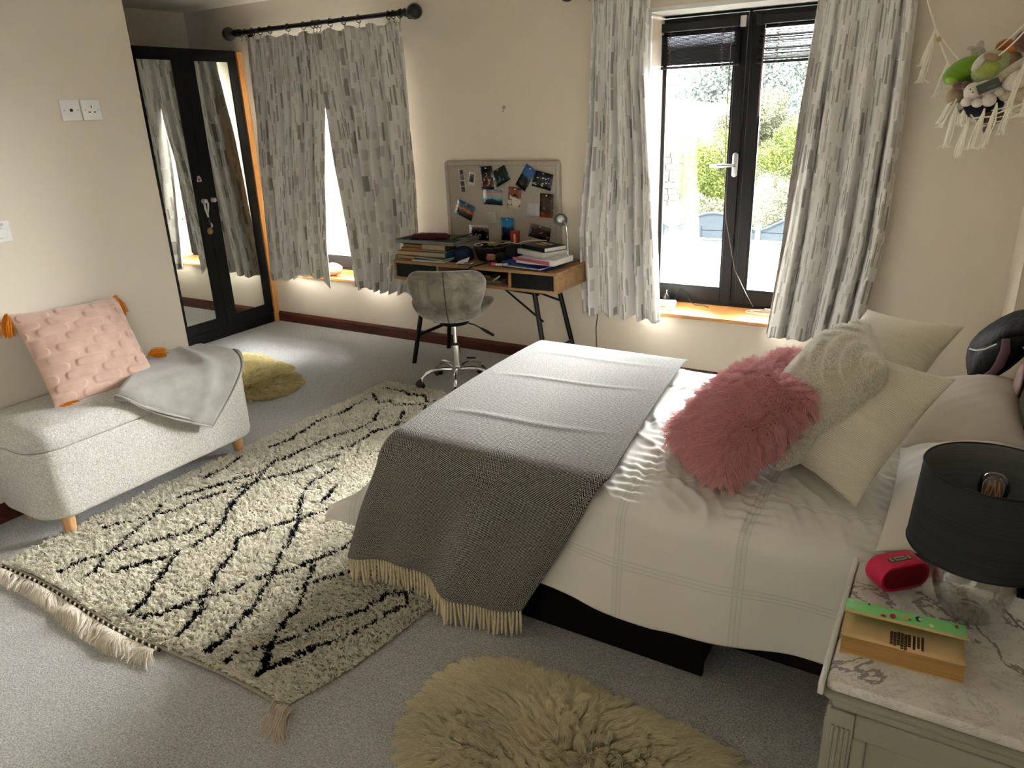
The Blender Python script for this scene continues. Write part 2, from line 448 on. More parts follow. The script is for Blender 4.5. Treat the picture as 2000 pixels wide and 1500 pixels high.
# ---------------------------------------------------------------- blinds
def blind(x0, x1, zb, label, open_=False, ns=24):
    yb = wy-.036
    t = thing('venetian_blind', label, 'blind', ((x0+x1)/2, yb, 2.0), 'black venetian blinds drawn up at the window top')
    MB().box(x0, x1, yb-.022, yb+.018, 1.985, 2.028).build('headrail', M['blackmetal'], t, bevel=.003)
    for a in (x0, x1):
        MB().box(a-.006, a+.026, yb-.026, yb+.02, 1.98, 2.034).build('bracket', M['steel'] if not open_ else M['blackmetal'], t, bevel=.002)
    rg = np.random.default_rng(3 if open_ else 4); zt = 1.972
    gaps = (zt-zb-.02)/ns
    me = None
    for k in range(ns):
        z = zb+.02+gaps*(k+.5); til = (rg.uniform(-.5, .5) if open_ else .15)
        prof = [(-.0125, 0), (-.006, .0016), (0, .0022), (.006, .0016), (.0125, 0)]
        s = MB(); th = .0035 if not open_ else .0022
        rs = []
        for xx in (x0+.006, x1-.006):
            a = [Vector((xx, yb+p*math.cos(til), z+q+p*math.sin(til))) for p, q in prof]
            rs.append(a+[v-Vector((0, 0, th)) for v in a[::-1]])
        s.rings(rs); s.build('slat', M['blackmetal'], t)
    MB().box(x0+.003, x1-.003, yb-.014, yb+.014, zb, zb+.014).build('bottom_rail', M['blackmetal'], t, bevel=.003)
    for xx in ((x0+.10, x1-.10) if not open_ else (x0+.11, x1-.1)):
        pts = []; z = 1.98
        for k in range(60):
            zz = z-(z-zb)*k/59
            pts.append((xx+.009*math.sin(k*1.7)+.004*math.sin(k*.9), yb-.019-.003*math.cos(k*1.7), zz))
        MB().tube(pts, .0016, 5).build('ladder_cord', M['cordbrown'], t, smooth=True)
    wx = x0+.045
    MB().tube([(wx, yb-.028, 1.98), (wx, yb-.03, 1.955)], .002, 6).build('wand_hook', M['steel'], t, smooth=True)
    MB().tube([(wx, yb-.03, 1.955), (wx-.004, yb-.032, 1.7), (wx-.002, yb-.032, 1.52)], .0045, 8).build('wand', M['cordbrown'], t, smooth=True)
    return t
M['cordbrown'] = simple('dark_brown_cord', C(92, 70, 62), .5, 0, .4)
blind(-1.685, -1.185, 1.79, 'black venetian blind bunched shut in front of the left window half')
blind(-1.10, -.615, 1.79, 'black venetian blind with light between slats in the right window half', True, 13)
pc = MB().tube([(-1.235, wy-.06, 1.96), (-1.235, wy-.062, 1.55), (-1.225, wy-.062, 1.2), (-1.20, wy-.064, .95), (-1.13, wy-.064, .66), (-1.05, wy-.07, .52), (-1.0, wy-.09, .455)], .0022, 6)
tag(pc.build('pull_cord', M['cordbrown'], smooth=True), 'thin brown blind pull cord hanging past the window handle to the sill', 'cord')

# ---------------------------------------------------------------- curtains
def curtainmat():
    m, x = base_mat('curtain_fabric', None, .85, 0, .15)
    uvn = x.new('UVMap'); sp = x.new('SeparateXYZ'); x.link(uvn.outputs[0], sp.inputs[0])
    U, V_ = sp.outputs[0], sp.outputs[1]
    base = x.ramp(x.noise(3, 2, .5, uvn.outputs[0]), [(.3, C(220, 218, 213)), (.7, C(232, 230, 226))])
    col = base
    for i, (cw, chh, shades, thr, wd) in enumerate(((.034, .105, [(0, C(208, 203, 198)), (.35, C(222, 214, 210)), (.7, C(202, 202, 197))], .55, .34), (.041, .125, [(0, C(196, 192, 186)), (.5, C(212, 206, 201)), (.85, C(190, 188, 182))], .60, .28), (.058, .19, [(0, C(160, 156, 151)), (.4, C(174, 168, 164)), (.75, C(150, 150, 143))], .58, .20), (.023, .16, [(0, C(172, 164, 158)), (.5, C(150, 146, 140)), (.9, C(192, 186, 178))], .80, .18))):
        u = x.math('ADD', x.math('DIVIDE', U, cw), i*7.3); ci = x.math('FLOOR', u)
        wn = x.new('TexWhiteNoise', noise_dimensions='1D'); x.link(ci, wn.inputs['W'])
        v = x.math('ADD', x.math('DIVIDE', V_, chh), x.math('MULTIPLY', wn.outputs[0], 5.0)); ri = x.math('FLOOR', v)
        cb = x.new('CombineXYZ'); x.link(ci, cb.inputs[0]); x.link(ri, cb.inputs[1]); cb.inputs[2].default_value = i
        w2 = x.new('TexWhiteNoise', noise_dimensions='3D'); x.link(cb.outputs[0], w2.inputs['Vector'])
        fu = x.math('ABSOLUTE', x.math('SUBTRACT', x.math('FRACT', u), .5)); fv = x.math('ABSOLUTE', x.math('SUBTRACT', x.math('FRACT', v), .5))
        mk = x.math('MULTIPLY', x.math('LESS_THAN', fu, wd), x.math('LESS_THAN', fv, x.math('ADD', .24, x.math('MULTIPLY', wn.outputs[0], .14))))
        mk = x.math('MULTIPLY', mk, x.math('GREATER_THAN', w2.outputs['Value'], thr))
        sep = x.new('SeparateColor'); x.link(w2.outputs['Color'], sep.inputs[0])
        rr = x.ramp(sep.outputs[1], shades); rr.node.color_ramp.interpolation = 'CONSTANT'
        col = x.mix(mk, col, rr)
    x.color(col)
    x.bump(x.noise(900, 2, .6, uvn.outputs[0]), .15, .001)
    tr = x.new('BsdfTranslucent'); x.link(col, tr.inputs[0])
    mx = x.new('MixShader'); mx.inputs[0].default_value = .035
    x.link(x.p.outputs[0], mx.inputs[1]); x.link(tr.outputs[0], mx.inputs[2]); x.link(mx.outputs[0], x.out.inputs[0])
    return m
M['curtain'] = curtainmat()
def curtain(label, edge_l, edge_r, folds, seed, amp=.035, cloth=1.25, hem=None, y0=4.12, group=None, lining=None):
    """edge_l/edge_r: lists of (z, x) from top to bottom; the cloth hangs in folds between them"""
    nu, nv = 240, 90; rg = np.random.default_rng(seed)
    u = np.linspace(0, 1, nu); ph = rg.uniform(0, 6.28, 6)
    V = np.zeros((nu, nv, 3)); UV = np.zeros((nu, nv, 2))
    zt, zb = edge_l[0][0], edge_l[-1][0]
    for j in range(nv):
        t = j/(nv-1); zc = zt+(zb-zt)*t
        xl = np.interp(-zc, [-a for a, _ in edge_l], [b for _, b in edge_l]); xr = np.interp(-zc, [-a for a, _ in edge_r], [b for _, b in edge_r])
        pl = sstep(0, .07, t); grow = .35+.65*sstep(.02, .5, t)
        wob = .035*np.sin(2*PI*1.3*u+ph[0]+t*1.4)+.02*np.sin(2*PI*3.1*u+ph[1]-t*1.1)
        a = 2*PI*folds*(u+wob)
        wave = np.sin(a)+.35*np.sin(2*a+ph[2]+t)+.25*np.sin(.5*a+ph[3]+t*2)
        y = y0+amp*grow*wave
        pinch = np.sin(2*PI*folds*2.6*u+ph[4]); y = y+(1-sstep(.0, .13, t))*.009*pinch
        xx = xl+(xr-xl)*(u+.006*np.cos(a)*grow)
        z = np.full(nu, zc)
        if hem is not None: z = z+np.interp(u, hem[0], hem[1])*t
        z = z+.010*np.sin(2*PI*folds*u+ph[5])*sstep(.9, 1, t)
        z = z+(.012*np.cos(2*PI*4.2*u+ph[2])-.004)*(1-sstep(0, .05, t))
        # soft crumple
        P = np.stack([xx*3, z*1.6], 1); y = y+.005*vnoise(P, 3.2, seed+5)*sstep(.1, .4, t)
        V[:, j, 0] = xx; V[:, j, 1] = y; V[:, j, 2] = z
        UV[:, j, 0] = u*cloth; UV[:, j, 1] = (zt-zc)
    o = link_mesh('curtain', V.reshape(-1, 3), grid_faces(nu, nv), M['curtain'], None, True, UV.reshape(-1, 2))
    mod_solid(o, .002)
    return tag(o, label, 'curtain', group)
curtain('patterned pale grey curtain, left of the drawn pair beside the mirrored wardrobe', [(2.155, -4.69), (1.6, -4.73), (1.0, -4.77), (.385, -4.82)], [(2.155, -3.955), (1.8, -3.965), (1.62, -3.975), (1.2, -4.05), (.7, -4.11), (.385, -4.12)], 6, 11, .032, 1.25, ([0, .35, .55, .75, .9, 1], [0, .0, .045, .06, .04, -.02]))
curtain('patterned pale grey curtain, right of the drawn pair beside the pinboard', [(2.155, -4.005), (1.8, -4.0), (1.64, -3.98), (1.2, -3.945), (.7, -3.895), (.385, -3.86)], [(2.155, -3.235), (1.6, -3.20), (1.1, -3.20), (.7, -3.225), (.385, -3.32)], 7, 12, .032, 1.25, y0=4.108)
curtain('open patterned curtain on the desk side of the bright window', [(2.15, -1.915), (1.5, -1.93), (.9, -1.99), (.39, -1.98)], [(2.15, -1.585), (1.8, -1.60), (1.2, -1.535), (.39, -1.475)], 5, 13, .036, 1.2)
curtain('open patterned curtain on the bed side of the bright window', [(2.15, -.735), (1.5, -.785), (.9, -.82), (.37, -.865)], [(2.15, -.325), (1.5, -.315), (.9, -.325), (.37, -.385)], 5, 14, .04, 1.3)

def curtain_pole(x0, x1, rings, label):
    t = thing('curtain_pole', label, 'curtain pole', ((x0+x1)/2, 4.12, 2.2))
    MB().cyl((x0, 4.12, 2.2), (x1, 4.12, 2.2), .0165, n=20).build('pole', M['polemat'], t, smooth=True)
    for a, s in ((x0, -1), (x1, 1)):
        MB().lathe([(.017, -.03), (.024, -.028), (.025, -.022), (.018, -.016), (.015, -.004), (.022, .004), (.036, .016), (.045, .036), (.047, .05), (.043, .07), (.030, .088), (.012, .096), (.001, .097)], (a, 4.12, 2.2), 28, (s, 0, 0)).build('finial', M['polemat'], t, smooth=True)
        b = MB().cyl((a-s*.06, 4.224, 2.2), (a-s*.06, 4.214, 2.2), .028, n=18).cyl((a-s*.06, 4.215, 2.2), (a-s*.06, 4.135, 2.2), .008)
        b.tube([(a-s*.06, 4.12+.021*math.cos(q), 2.2+.021*math.sin(q)) for q in np.linspace(0, 2*PI, 16)[:-1]], .005, 6, True)
        b.build('bracket', M['polemat'], t, smooth=True)
    for x in rings:
        r = MB().tube([(x+.003*math.sin(3*q), 4.12+.024*math.cos(q), 2.196+.024*math.sin(q)) for q in np.linspace(0, 2*PI, 20)[:-1]], .0032, 6, True)
        ro = r.build('ring', M['polemat'], t, smooth=True)
        MB().tube([(x, 4.12, 2.171), (x+.004, 4.12, 2.160), (x+.002, 4.12, 2.150), (x-.004, 4.12, 2.143), (x-.006, 4.12, 2.150)], .0017, 5).build('hook', M['polemat'], ro, smooth=True)
curtain_pole(-4.80, -3.18, [-4.72, -4.67, -4.6, -4.52, -4.42, -4.24, -4.09, -4.0, -3.97, -3.94, -3.84, -3.72, -3.59, -3.34, -3.3, -3.25], 'black curtain pole with ball ends above the drawn curtains')
curtain_pole(-2.02, -.26, [-1.93, -1.9, -1.86, -1.8, -1.72, -1.65, -1.6, -.73, -.66, -.58, -.5, -.42, -.36, -.33], 'black curtain pole over the bright window, mostly above the picture')
# ---------------------------------------------------------------- mirrored wardrobe
wd = thing('wardrobe', 'tall black wardrobe with mirrored doors in the alcove', 'wardrobe', (-5.15, 3.25, 0))
XF = -4.87
c = MB(); c.box(-5.43, XF-.024, 2.36, 2.38, 0, 2.09).box(-5.43, XF-.024, 4.15, 4.17, 0, 2.09).box(-5.43, XF-.024, 2.38, 4.15, 2.07, 2.09).box(-5.43, -5.41, 2.38, 4.15, 0, 2.07).box(-5.41, XF-.024, 2.38, 4.15, .06, .08)
c.build('carcass', M['blackwood'], wd)
MB().box(XF-.03, XF-.005, 2.36, 4.17, 0, .078).build('plinth', M['blackwood'], wd, bevel=.002)
MB().box(XF-.07, XF+.012, 4.172, 4.222, 0, 2.085).build('filler_strip', M['pine'], wd, bevel=.003)
ys = [2.36, 2.81, 3.255, 3.70, 4.17]
for k in range(4):
    a, b = ys[k]+.002, ys[k+1]-.002; sw = .088; L_ = (.088 if k != 3 else .092); R_ = (.088 if k != 3 else .075)
    d = MB(); z0, z1 = .082, 2.09
    d.box(XF-.022, XF, a, a+L_, z0, z1).box(XF-.022, XF, b-R_, b, z0, z1).box(XF-.022, XF, a+L_, b-R_, z0, .165).box(XF-.022, XF, a+L_, b-R_, 2.01, z1)
    do = d.build('door', M['blackwood'], wd, bevel=.0015)
    MB().box(XF-.016, XF-.006, a+L_-.004, b-R_+.004, .161, 2.014).build('mirror', M['mirror'], do)
    yh = (b-.03) if k % 2 == 0 else (a+.05)
    kn = MB().lathe([(.016, 0), (.018, .003), (.009, .006), (.007, .016), (.013, .021), (.017, .027), (.014, .033), (.001, .036)], (XF, yh, 1.05), 20, (1, 0, 0))
    kn.build('knob', M['steel'], do, smooth=True)
# stickers
stk = MB().slab([(XF, 3.645, 1.19), (XF, 3.688, 1.188), (XF, 3.684, 1.214), (XF, 3.672, 1.232), (XF, 3.655, 1.228)], (1, 0, 0), .0012)
tag(stk.build('sticker', simple('sticker_white', C(205, 198, 190), .6)), 'small white sticker with a red cross on the black wardrobe door', 'sticker')
r_ = bpy.data.objects['sticker']
M['stred'] = simple('sticker_red', C(150, 40, 30), .6)
MB().obox((XF+.0018, 3.666, 1.207), (.0007, 0, 0), (0, .013, 0), (0, 0, .0035)).obox((XF+.0018, 3.666, 1.207), (.0006, 0, 0), (0, .0035, 0), (0, 0, .013)).build('cross', M['stred'], r_)
sg = MB()
for y, z in ((3.475, .945), (3.505, .93), (3.49, .915), (3.47, .91)): sg.cyl((XF-.006, y, z), (XF-.0045, y, z), .007 if z > .92 else .004, n=12)
tag(sg.build('mirror_stickers', simple('sticker_pale', C(190, 200, 170), .6)), 'cluster of small pale dot stickers on the left visible mirror', 'stickers', kind='stuff')
# medal on a striped ribbon
md = thing('medal', 'gold medal hanging on a white and navy ribbon from the wardrobe knob', 'medal', (XF+.02, 3.68, .83))
def ribbon(pts, wdt, name, mt, parent, side=(0, 1, 0)):
    pts = [Vector(p) for p in pts]; V = []; S = Vector(side)
    for k, p in enumerate(pts):
        tw = math.sin(k*.9)*.5; s_v = (S*math.cos(tw)+Vector((1, 0, 0))*math.sin(tw))*wdt/2
        V += [p-s_v, p+s_v]
    o = link_mesh(name, V, [(2*k, 2*k+1, 2*k+3, 2*k+2) for k in range(len(pts)-1)], mt, parent, True); mod_solid(o, .0012); return o
M['ribwhite'] = simple('ribbon_white', C(205, 204, 205), .6); M['ribnavy'] = simple('ribbon_navy', C(22, 22, 58), .6)
ribbon([(XF+.03, 3.665, 1.06), (XF+.022, 3.66, 1.03), (XF+.02, 3.664, .99), (XF+.018, 3.675, .95), (XF+.018, 3.678, .93)], .016, 'ribbon', M['ribwhite'], md)
ribbon([(XF+.03, 3.678, 1.06), (XF+.024, 3.69, 1.03), (XF+.018, 3.688, .99), (XF+.016, 3.676, .95)], .013, 'ribbon', M['ribwhite'], md)
ribbon([(XF+.018, 3.678, .932), (XF+.018, 3.682, .915), (XF+.016, 3.684, .90), (XF+.014, 3.68, .875)], .016, 'ribbon', M['ribnavy'], md)
ribbon([(XF+.014, 3.682, .91), (XF+.016, 3.69, .885), (XF+.016, 3.70, .868), (XF+.014, 3.695, .855), (XF+.012, 3.682, .853)], .012, 'ribbon', M['ribwhite'], md)
MB().lathe([(.001, 0), (.024, 0), (.0255, .0015), (.0255, .003), (.022, .0035), (.021, .0028), (.001, .0028)], (XF+.001, 3.683, .828), 28, (1, 0, 0)).build('disc', simple('old_gold', (.30, .22, .09, 1), .35, 1, .5), md, smooth=True)

# ---------------------------------------------------------------- left wall fittings
def plate(name, label, cat, y0, z0, w_, parts):
    t = thing(name, label, cat, (XL, y0+w_/2, z0))
    p = MB(); p.box(XL, XL+.009, y0, y0+w_, z0, z0+.086); p.build('faceplate', M['white_plastic'], t, bevel=.003)
    parts(t, y0, z0); return t
def screws(t, y0, z0, w_=.086):
    for yy in (y0+.013, y0+w_-.013):
        MB().cyl((XL+.0085, yy, z0+.043), (XL+.0105, yy, z0+.043), .0035, n=12).build('screw', M['steel'], t, smooth=True)
def p1(t, y0, z0):
    screws(t, y0, z0)
    MB().lathe([(.0065, 0), (.0065, .003), (.0035, .003), (.0035, .0005)], (XL+.009, y0+.043, z0+.043), 18, (1, 0, 0)).build('aerial_socket', M['black_plastic'], t, smooth=True)
def p2(t, y0, z0):
    screws(t, y0, z0)
    for yy, zz, a, b in ((.043, .056, .0025, .005), (.031, .034, .005, .0025), (.055, .034, .005, .0025)):
        MB().box(XL+.0086, XL+.0095, y0+yy-a, y0+yy+a, z0+zz-b, z0+zz+b).build('pin_hole', M['black_plastic'], t)
    MB().obox((XL+.011, y0+.067, z0+.064), (.003, 0, .001), (0, .006, 0), (-.0008, 0, .0095)).build('switch', M['white_plastic'], t, bevel=.001)
plate('aerial_socket_plate', 'white square aerial wall plate with a single round hole', 'wall socket', 1.930, 1.625, .086, p1)
plate('power_socket', 'white single power socket with switch right of the aerial plate', 'wall socket', 2.023, 1.625, .086, p2)
def p3(t, y0, z0):
    MB().lathe([(.024, 0), (.024, .004), (.021, .016), (.019, .019), (.001, .019)], (XL+.009, y0+.045, z0+.038), 28, (1, 0, 0)).build('dial', M['white_plastic'], t, smooth=True)
    MB().box(XL+.0085, XL+.0115, y0+.03, y0+.062, z0+.066, z0+.078).build('badge', M['steel'], t, bevel=.001)
plate('dimmer_switch', 'white dimmer switch with round dial at the left picture edge', 'light switch', 1.520, 1.163, .088, p3)
hk = MB().lathe([(.010, 0), (.011, .003), (.004, .005), (.003, .02), (.005, .024), (.001, .026)], (-2.566, YB, 1.62), 14, (0, -1, 0)).tube([(-2.566, YB-.012, 1.617), (-2.566, YB-.012, 1.60), (-2.566, YB-.02, 1.594), (-2.566, YB-.028, 1.60)], .002, 6)
tag(hk.build('wall_hook', M['greypaint'], smooth=True), 'tiny empty picture hook on the wall above the pinboard', 'hook')

# ---------------------------------------------------------------- ottoman bench
def boucle():
    m, x = base_mat('boucle_fabric', None, .95, 0, .1, .4)
    v = x.coord(); n = x.noise(150, 4, .7, v, .8)
    x.color(x.ramp(n, [(.32, C(190, 184, 170)), (.62, C(250, 246, 236))]))
    b = x.bump(n, 1.0, .010); x.bump(x.noise(70, 2, .5, v), .3, .006, b); return m
M['boucle'] = boucle()
def roundrect(x0, x1, y0, y1, r, n=7):
    P = []
    for cx, cyy, a0 in ((x1-r, y1-r, 0), (x0+r, y1-r, PI/2), (x0+r, y0+r, PI), (x1-r, y0+r, 1.5*PI)):
        for k in range(n+1):
            a = a0+PI/2*k/n; P.append((cx+r*math.cos(a), cyy+r*math.sin(a)))
    return P
ot = thing('ottoman_bench', 'cream boucle storage ottoman with rounded corners against the left wall', 'ottoman', (-3.17, 1.80, 0))
OX0, OX1, OY0, OY1 = -3.385, -2.945, 1.255, 2.325
def shell(levels, r=.12, n=7):
    """levels: (inset, z)"""
    R = []
    for ins, z in levels:
        R.append([(a, b, z) for a, b in roundrect(OX0+ins, OX1-ins, OY0+ins, OY1-ins, max(r-ins*.6, .02), n)])
    return R
MB().rings(shell([(.05, .098), (.02, .100), (.006, .108), (.0, .125), (.0, .395), (.004, .402)])).build('body', M['boucle'], ot, smooth=True)
lid = shell([(.02, .404), (.002, .406), (-.004, .414), (-.006, .45), (.0, .475), (.016, .494), (.04, .503), (.08, .509), (.13, .513), (.19, .515)])
MB().rings(lid).build('lid', M['boucle'], ot, smooth=True)
for x, y in ((-3.015, 1.355), (-3.015, 2.225), (-3.325, 1.355), (-3.325, 2.225)):
    z0_ = .012 if x > -3.1 else 0
    MB().lathe([(.021, 0), (.022, .002), (.029, .098-z0_)], (x, y, z0_), 22).build('leg', M['legwood'], ot, smooth=True)

# ---------------------------------------------------------------- cushions
def cushion_mesh(c, u, v, wd_, ht_, th, n=48, pinch=.07, wr=.006, seed=0, rowf=None, pw=2.4, both=True):
    """c: centre, u: direction of the width, v: direction of the height; returns V, F, UV, N"""
    c = np.array(c, float); u = np.array(Vector(u).normalized()); v = np.array(v, float); v = v-u*(v@u); v /= np.linalg.norm(v); nn = np.cross(u, v)
    s = np.sin(np.linspace(-PI/2, PI/2, n))
    A, B = np.meshgrid(s, s, indexing='ij'); a = A.ravel(); b = B.ravel()
    X = a*wd_/2*(1-pinch*(1-b*b)*np.abs(a)**2); Y = b*ht_/2*(1-pinch*(1-a*a)*np.abs(b)**2)
    H = th/2*np.clip((1-np.abs(a)**pw)*(1-np.abs(b)**pw), 0, 1)**.62
    Vs = []; 
    for sg in (1, -1):
        w_ = wr*vnoise(np.stack([X*9+seed, Y*9], 1), 1.6, seed+(sg > 0))*np.clip(H/(th*.2), 0, 1)
        h = H+w_
        if rowf is not None and sg > 0: h = h+rowf(X, Y)*np.clip(H/(th*.12), 0, 1)
        Vs.append(c+X[:, None]*u+Y[:, None]*v+(sg*h)[:, None]*nn)
    F = grid_faces(n, n); N1 = n*n
    back = [[i+N1 for i in f[::-1]] for f in F]
    # weld the rims
    V = np.concatenate(Vs); edge = set()
    for i in range(n):
        for q in (i, (n-1)*n+i, i*n, i*n+n-1): edge.add(q)
    rem = {q+N1: q for q in edge}
    back = [[rem.get(i, i) for i in f] for f in back]
    UV = np.concatenate([np.stack([X, Y], 1)]*2)
    keep = np.ones(len(V), bool); keep[[q+N1 for q in edge]] = False
    idx = np.cumsum(keep)-1
    Fa = [[int(idx[i]) for i in f] for f in F+back]
    return V[keep], Fa, UV[keep], nn
def velvetmat():
    m, x = base_mat('pink_velvet', None, .8, 0, .2, .6)
    uvn = x.new('UVMap'); sp = x.new('SeparateXYZ'); x.link(uvn.outputs[0], sp.inputs[0])
    x.color(x.ramp(x.noise(14, 3, .5), [(.3, C(182, 148, 132)), (.7, C(200, 168, 150))]))
    x.bump(x.noise(500, 3), .2, .001); return m
M['pinkvelvet'] = velvetmat()
def lozenges(X, Y):
    """rows of long raised lozenges"""
    rh = .042; r = np.floor(Y/rh); fy = (Y/rh-r-.5)*rh
    L_ = .155; off = np.where(r % 2 == 0, 0, L_*.5)+r*.021; k = np.floor((X+off)/L_); fx = (X+off)-k*L_-L_/2
    hl = .062; hr = .0165
    d = np.hypot(np.maximum(np.abs(fx)-(hl-hr), 0), fy)
    return .006*sstep(hr+.003, hr-.003, d)-.0012
CU = Vector((0, .46, -.02)); A_ = np.array((-3.13, 1.49, .518)); Tl = np.array((-3.345, 1.495, .872)); Tr = np.array((-3.345, 1.945, .845))
uu = (Tr-Tl); vv = (Tl-A_); cc = A_+uu/2+vv/2+np.array((.02, -.01, .0))
tc_ = thing('throw_cushion', 'dusty pink square cushion with raised lozenges and orange tassels, leaning on the wall', 'cushion', tuple(cc-np.array((0, 0, .2))))
V, F, UV, nn = cushion_mesh(cc, uu, vv, .475, .44, .11, 150, .05, .004, 3, lozenges)
link_mesh('cover', V, F, M['pinkvelvet'], tc_, True, UV)
M['orange'] = hairmat('orange_thread', .7)
def tassel(p, d, parent, n=90, L_=.075, r=.019):
    rg = np.random.default_rng(int(abs(p[0]*1000)+abs(p[1]*100))); d = np.array(Vector(d).normalized())
    MB().ball(p, (.009, .009, .009), 10).build('knot', simple('orange_knot', C(196, 116, 22), .8), parent, smooth=True) if False else None
    roots = np.array(p)+rg.normal(0, .0035, (n, 3)); sp = rg.normal(0, 1, (n, 3)); sp -= (sp@d)[:, None]*d; LL = L_*rg.uniform(.85, 1.08, (n, 1))
    fn = lambda t: d*LL*t+sp*(r*.55*math.sin(min(t*1.5, 1)*PI/2))*(1 if t > 0 else 0)+np.array((0, 0, -.012*t*t))
    col = np.array(C(206, 122, 20)[:3])*rg.uniform(.75, 1.25, (n, 1))
    hair('tassel', M['orange'], parent, roots, fn, 6, .0015, col, None, .8)
uu_ = uu/np.linalg.norm(uu); vv_ = vv/np.linalg.norm(vv)
tassel(cc-uu_*.235+vv_*.218, (.25, -.35, -1), tc_); tassel(cc+uu_*.235+vv_*.218, (.15, .30, -1), tc_)
tassel(cc-uu_*.225-vv_*.215+nn*0, (.15, 1, -.05), tc_); tassel(np.array((-3.205, 1.975, .582)), (.1, 1, .0), tc_)

# remote control lying behind the cushion corner
rm = thing('remote_control', 'dark remote control between cushion and blanket on the ottoman', 'remote control', (-3.30, 2.07, .513))
MB().rbox((-3.30, 2.07, .5135), .05, .17, .022, -.5).build('case', M['black_plastic'], rm, bevel=.005)
kb = MB()
for i in range(5):
    for j in range(3):
        a = -.5; lx, ly = (j-1)*.013, (i-2)*.022
        kb.cyl((-3.30+lx*math.cos(a)-ly*math.sin(a), 2.07+lx*math.sin(a)+ly*math.cos(a), .535), (-3.30+lx*math.cos(a)-ly*math.sin(a), 2.07+lx*math.sin(a)+ly*math.cos(a), .5372), .0042, n=10)
kb.build('buttons', M['greypaint'], rm)

# folded fleece blanket
def fleece():
    m, x = base_mat('grey_fleece', None, .95, 0, .1, .5)
    v = x.coord(); x.color(x.ramp(x.noise(9, 3, .6, v), [(.3, C(140, 137, 128)), (.7, C(162, 159, 150))])); x.bump(x.noise(380, 3, .6, v), .35, .002); return m
M['fleece'] = fleece()
bl = thing('folded_blanket', 'folded pale grey fleece blanket draped over the right end of the ottoman', 'blanket', (-3.05, 2.05, .515))
def bl_pt(s, y, lift):
    """s: distance travelled from x=-3.30 towards the front and down over it"""
    xe = -2.975; R = .045; d = s-(xe+3.30)
    if d <= 0: p = Vector((-3.30+s, y, .517+lift)); 
    elif d < R*PI/2:
        a = d/R; p = Vector((xe+(R+lift)*math.sin(a), y, .517-R+(R+lift)*math.cos(a)))
    else: p = Vector((xe+R+lift+.03*(d-R*PI/2), y, .517-R-(d-R*PI/2)))
    # right-hand end rolls over the rounded end of the bench
    e = y-2.29
    if e > 0: p.y = 2.29+.05*math.sin(min(e/.05, 1.5)); p.z -= e*.9
    return p
for k, (sh, ed) in enumerate((((0, 0), 0), ((.018, .012), .0), ((.034, .022), 0))):
    # outline corners in (s, y): back-left, back-right, front-right tip, front-left
    q = [Vector((-.02, 2.03)), Vector((.02, 2.315)), Vector((.62, 2.02)), Vector((.335, 1.63))]
    n1, n2 = 44, 44; V = []; UV = []
    for i in range(n1):
        for j in range(n2):
            a, b = i/(n1-1), j/(n2-1)
            P = q[0]*(1-a)*(1-b)+q[1]*a*(1-b)+q[2]*a*b+q[3]*(1-a)*b
            bulge = math.sin(PI*b)*a; P = P+Vector((.02*bulge, .105*bulge))
            P = P+Vector((0, -.03*math.sin(PI*a)*b))
            P = P+Vector((-sh[0]*b*(a-.0)*1.0, sh[1]*a))
            lift = .034-.011*k+.006*math.sin(6*a+3*b+k)+.010*math.exp(-((a-.55-.25*b)/.06)**2)*(1 if k == 0 else .4)
            ed_ = min(b, 1-b, a, 1-a)
            if k == 0: lift -= .012*(1-sstep(0, .05, ed_))
            lift -= .004
            V.append(bl_pt(P.x, P.y, max(lift, .002))); UV.append((a, b))
    o = link_mesh('fold', V, grid_faces(n1, n2), M['fleece'], bl, True, UV); mod_solid(o, .008, 1)
    rim = MB(); bd = [V[i*n2+n2-1] for i in range(n1)]+[V[(n1-1)*n2+j] for j in range(n2-1, 0, -1)]
    rim.tube([p+Vector((.003, 0, .003)) for p in bd], .0052, 6); rim.build('hem_piping', M['fleece'], bl, smooth=True)
lp = [(-2.931, 1.80, .47), (-2.924, 1.80, .42), (-2.920, 1.815, .38), (-2.918, 1.835, .355), (-2.916, 1.858, .352), (-2.918, 1.868, .37), (-2.920, 1.858, .40), (-2.926, 1.835, .44), (-2.931, 1.82, .475)]
V = []
for p in lp: V += [(p[0]+.0, p[1]-.004, p[2]+.003), (p[0]+.004, p[1]+.005, p[2]-.003)]
o = link_mesh('hanging_loop', V, [(2*k, 2*k+1, 2*k+3, 2*k+2) for k in range(len(lp)-1)], M['white_plastic'], bl, True); mod_solid(o, .0015); mod_sub(o, 2)
# ---------------------------------------------------------------- desk
dk = thing('desk', 'oak desk with black drawers and splayed black legs under the pinboard', 'desk', (-2.57, 3.98, 0))
DX0, DX1, DY0, DY1, DZ0, DZ1 = -3.17, -1.97, 3.75, 4.185, .585, .71
t_ = .018
MB().box(DX0, DX1, DY0, DY1, DZ1-t_, DZ1).build('desk_top', M['oak'], dk, bevel=.0015)
MB().box(DX0, DX1, DY0, DY1, DZ0, DZ0+t_).build('bottom_panel', M['oak'], dk, bevel=.0015)
for a in (DX0, DX1-t_): MB().box(a, a+t_, DY0+.0005, DY1, DZ0+t_, DZ1-t_).build('side_panel', M['oak'], dk, bevel=.0015)
for a in (-2.825, -2.295): MB().box(a, a+t_, DY0+.001, DY1, DZ0+t_, DZ1-t_).build('divider', M['oak'], dk, bevel=.0015)
MB().box(DX0+t_, DX1-t_, DY1-.008, DY1, DZ0+t_, DZ1-t_).build('back_panel', M['blackwood'], dk)
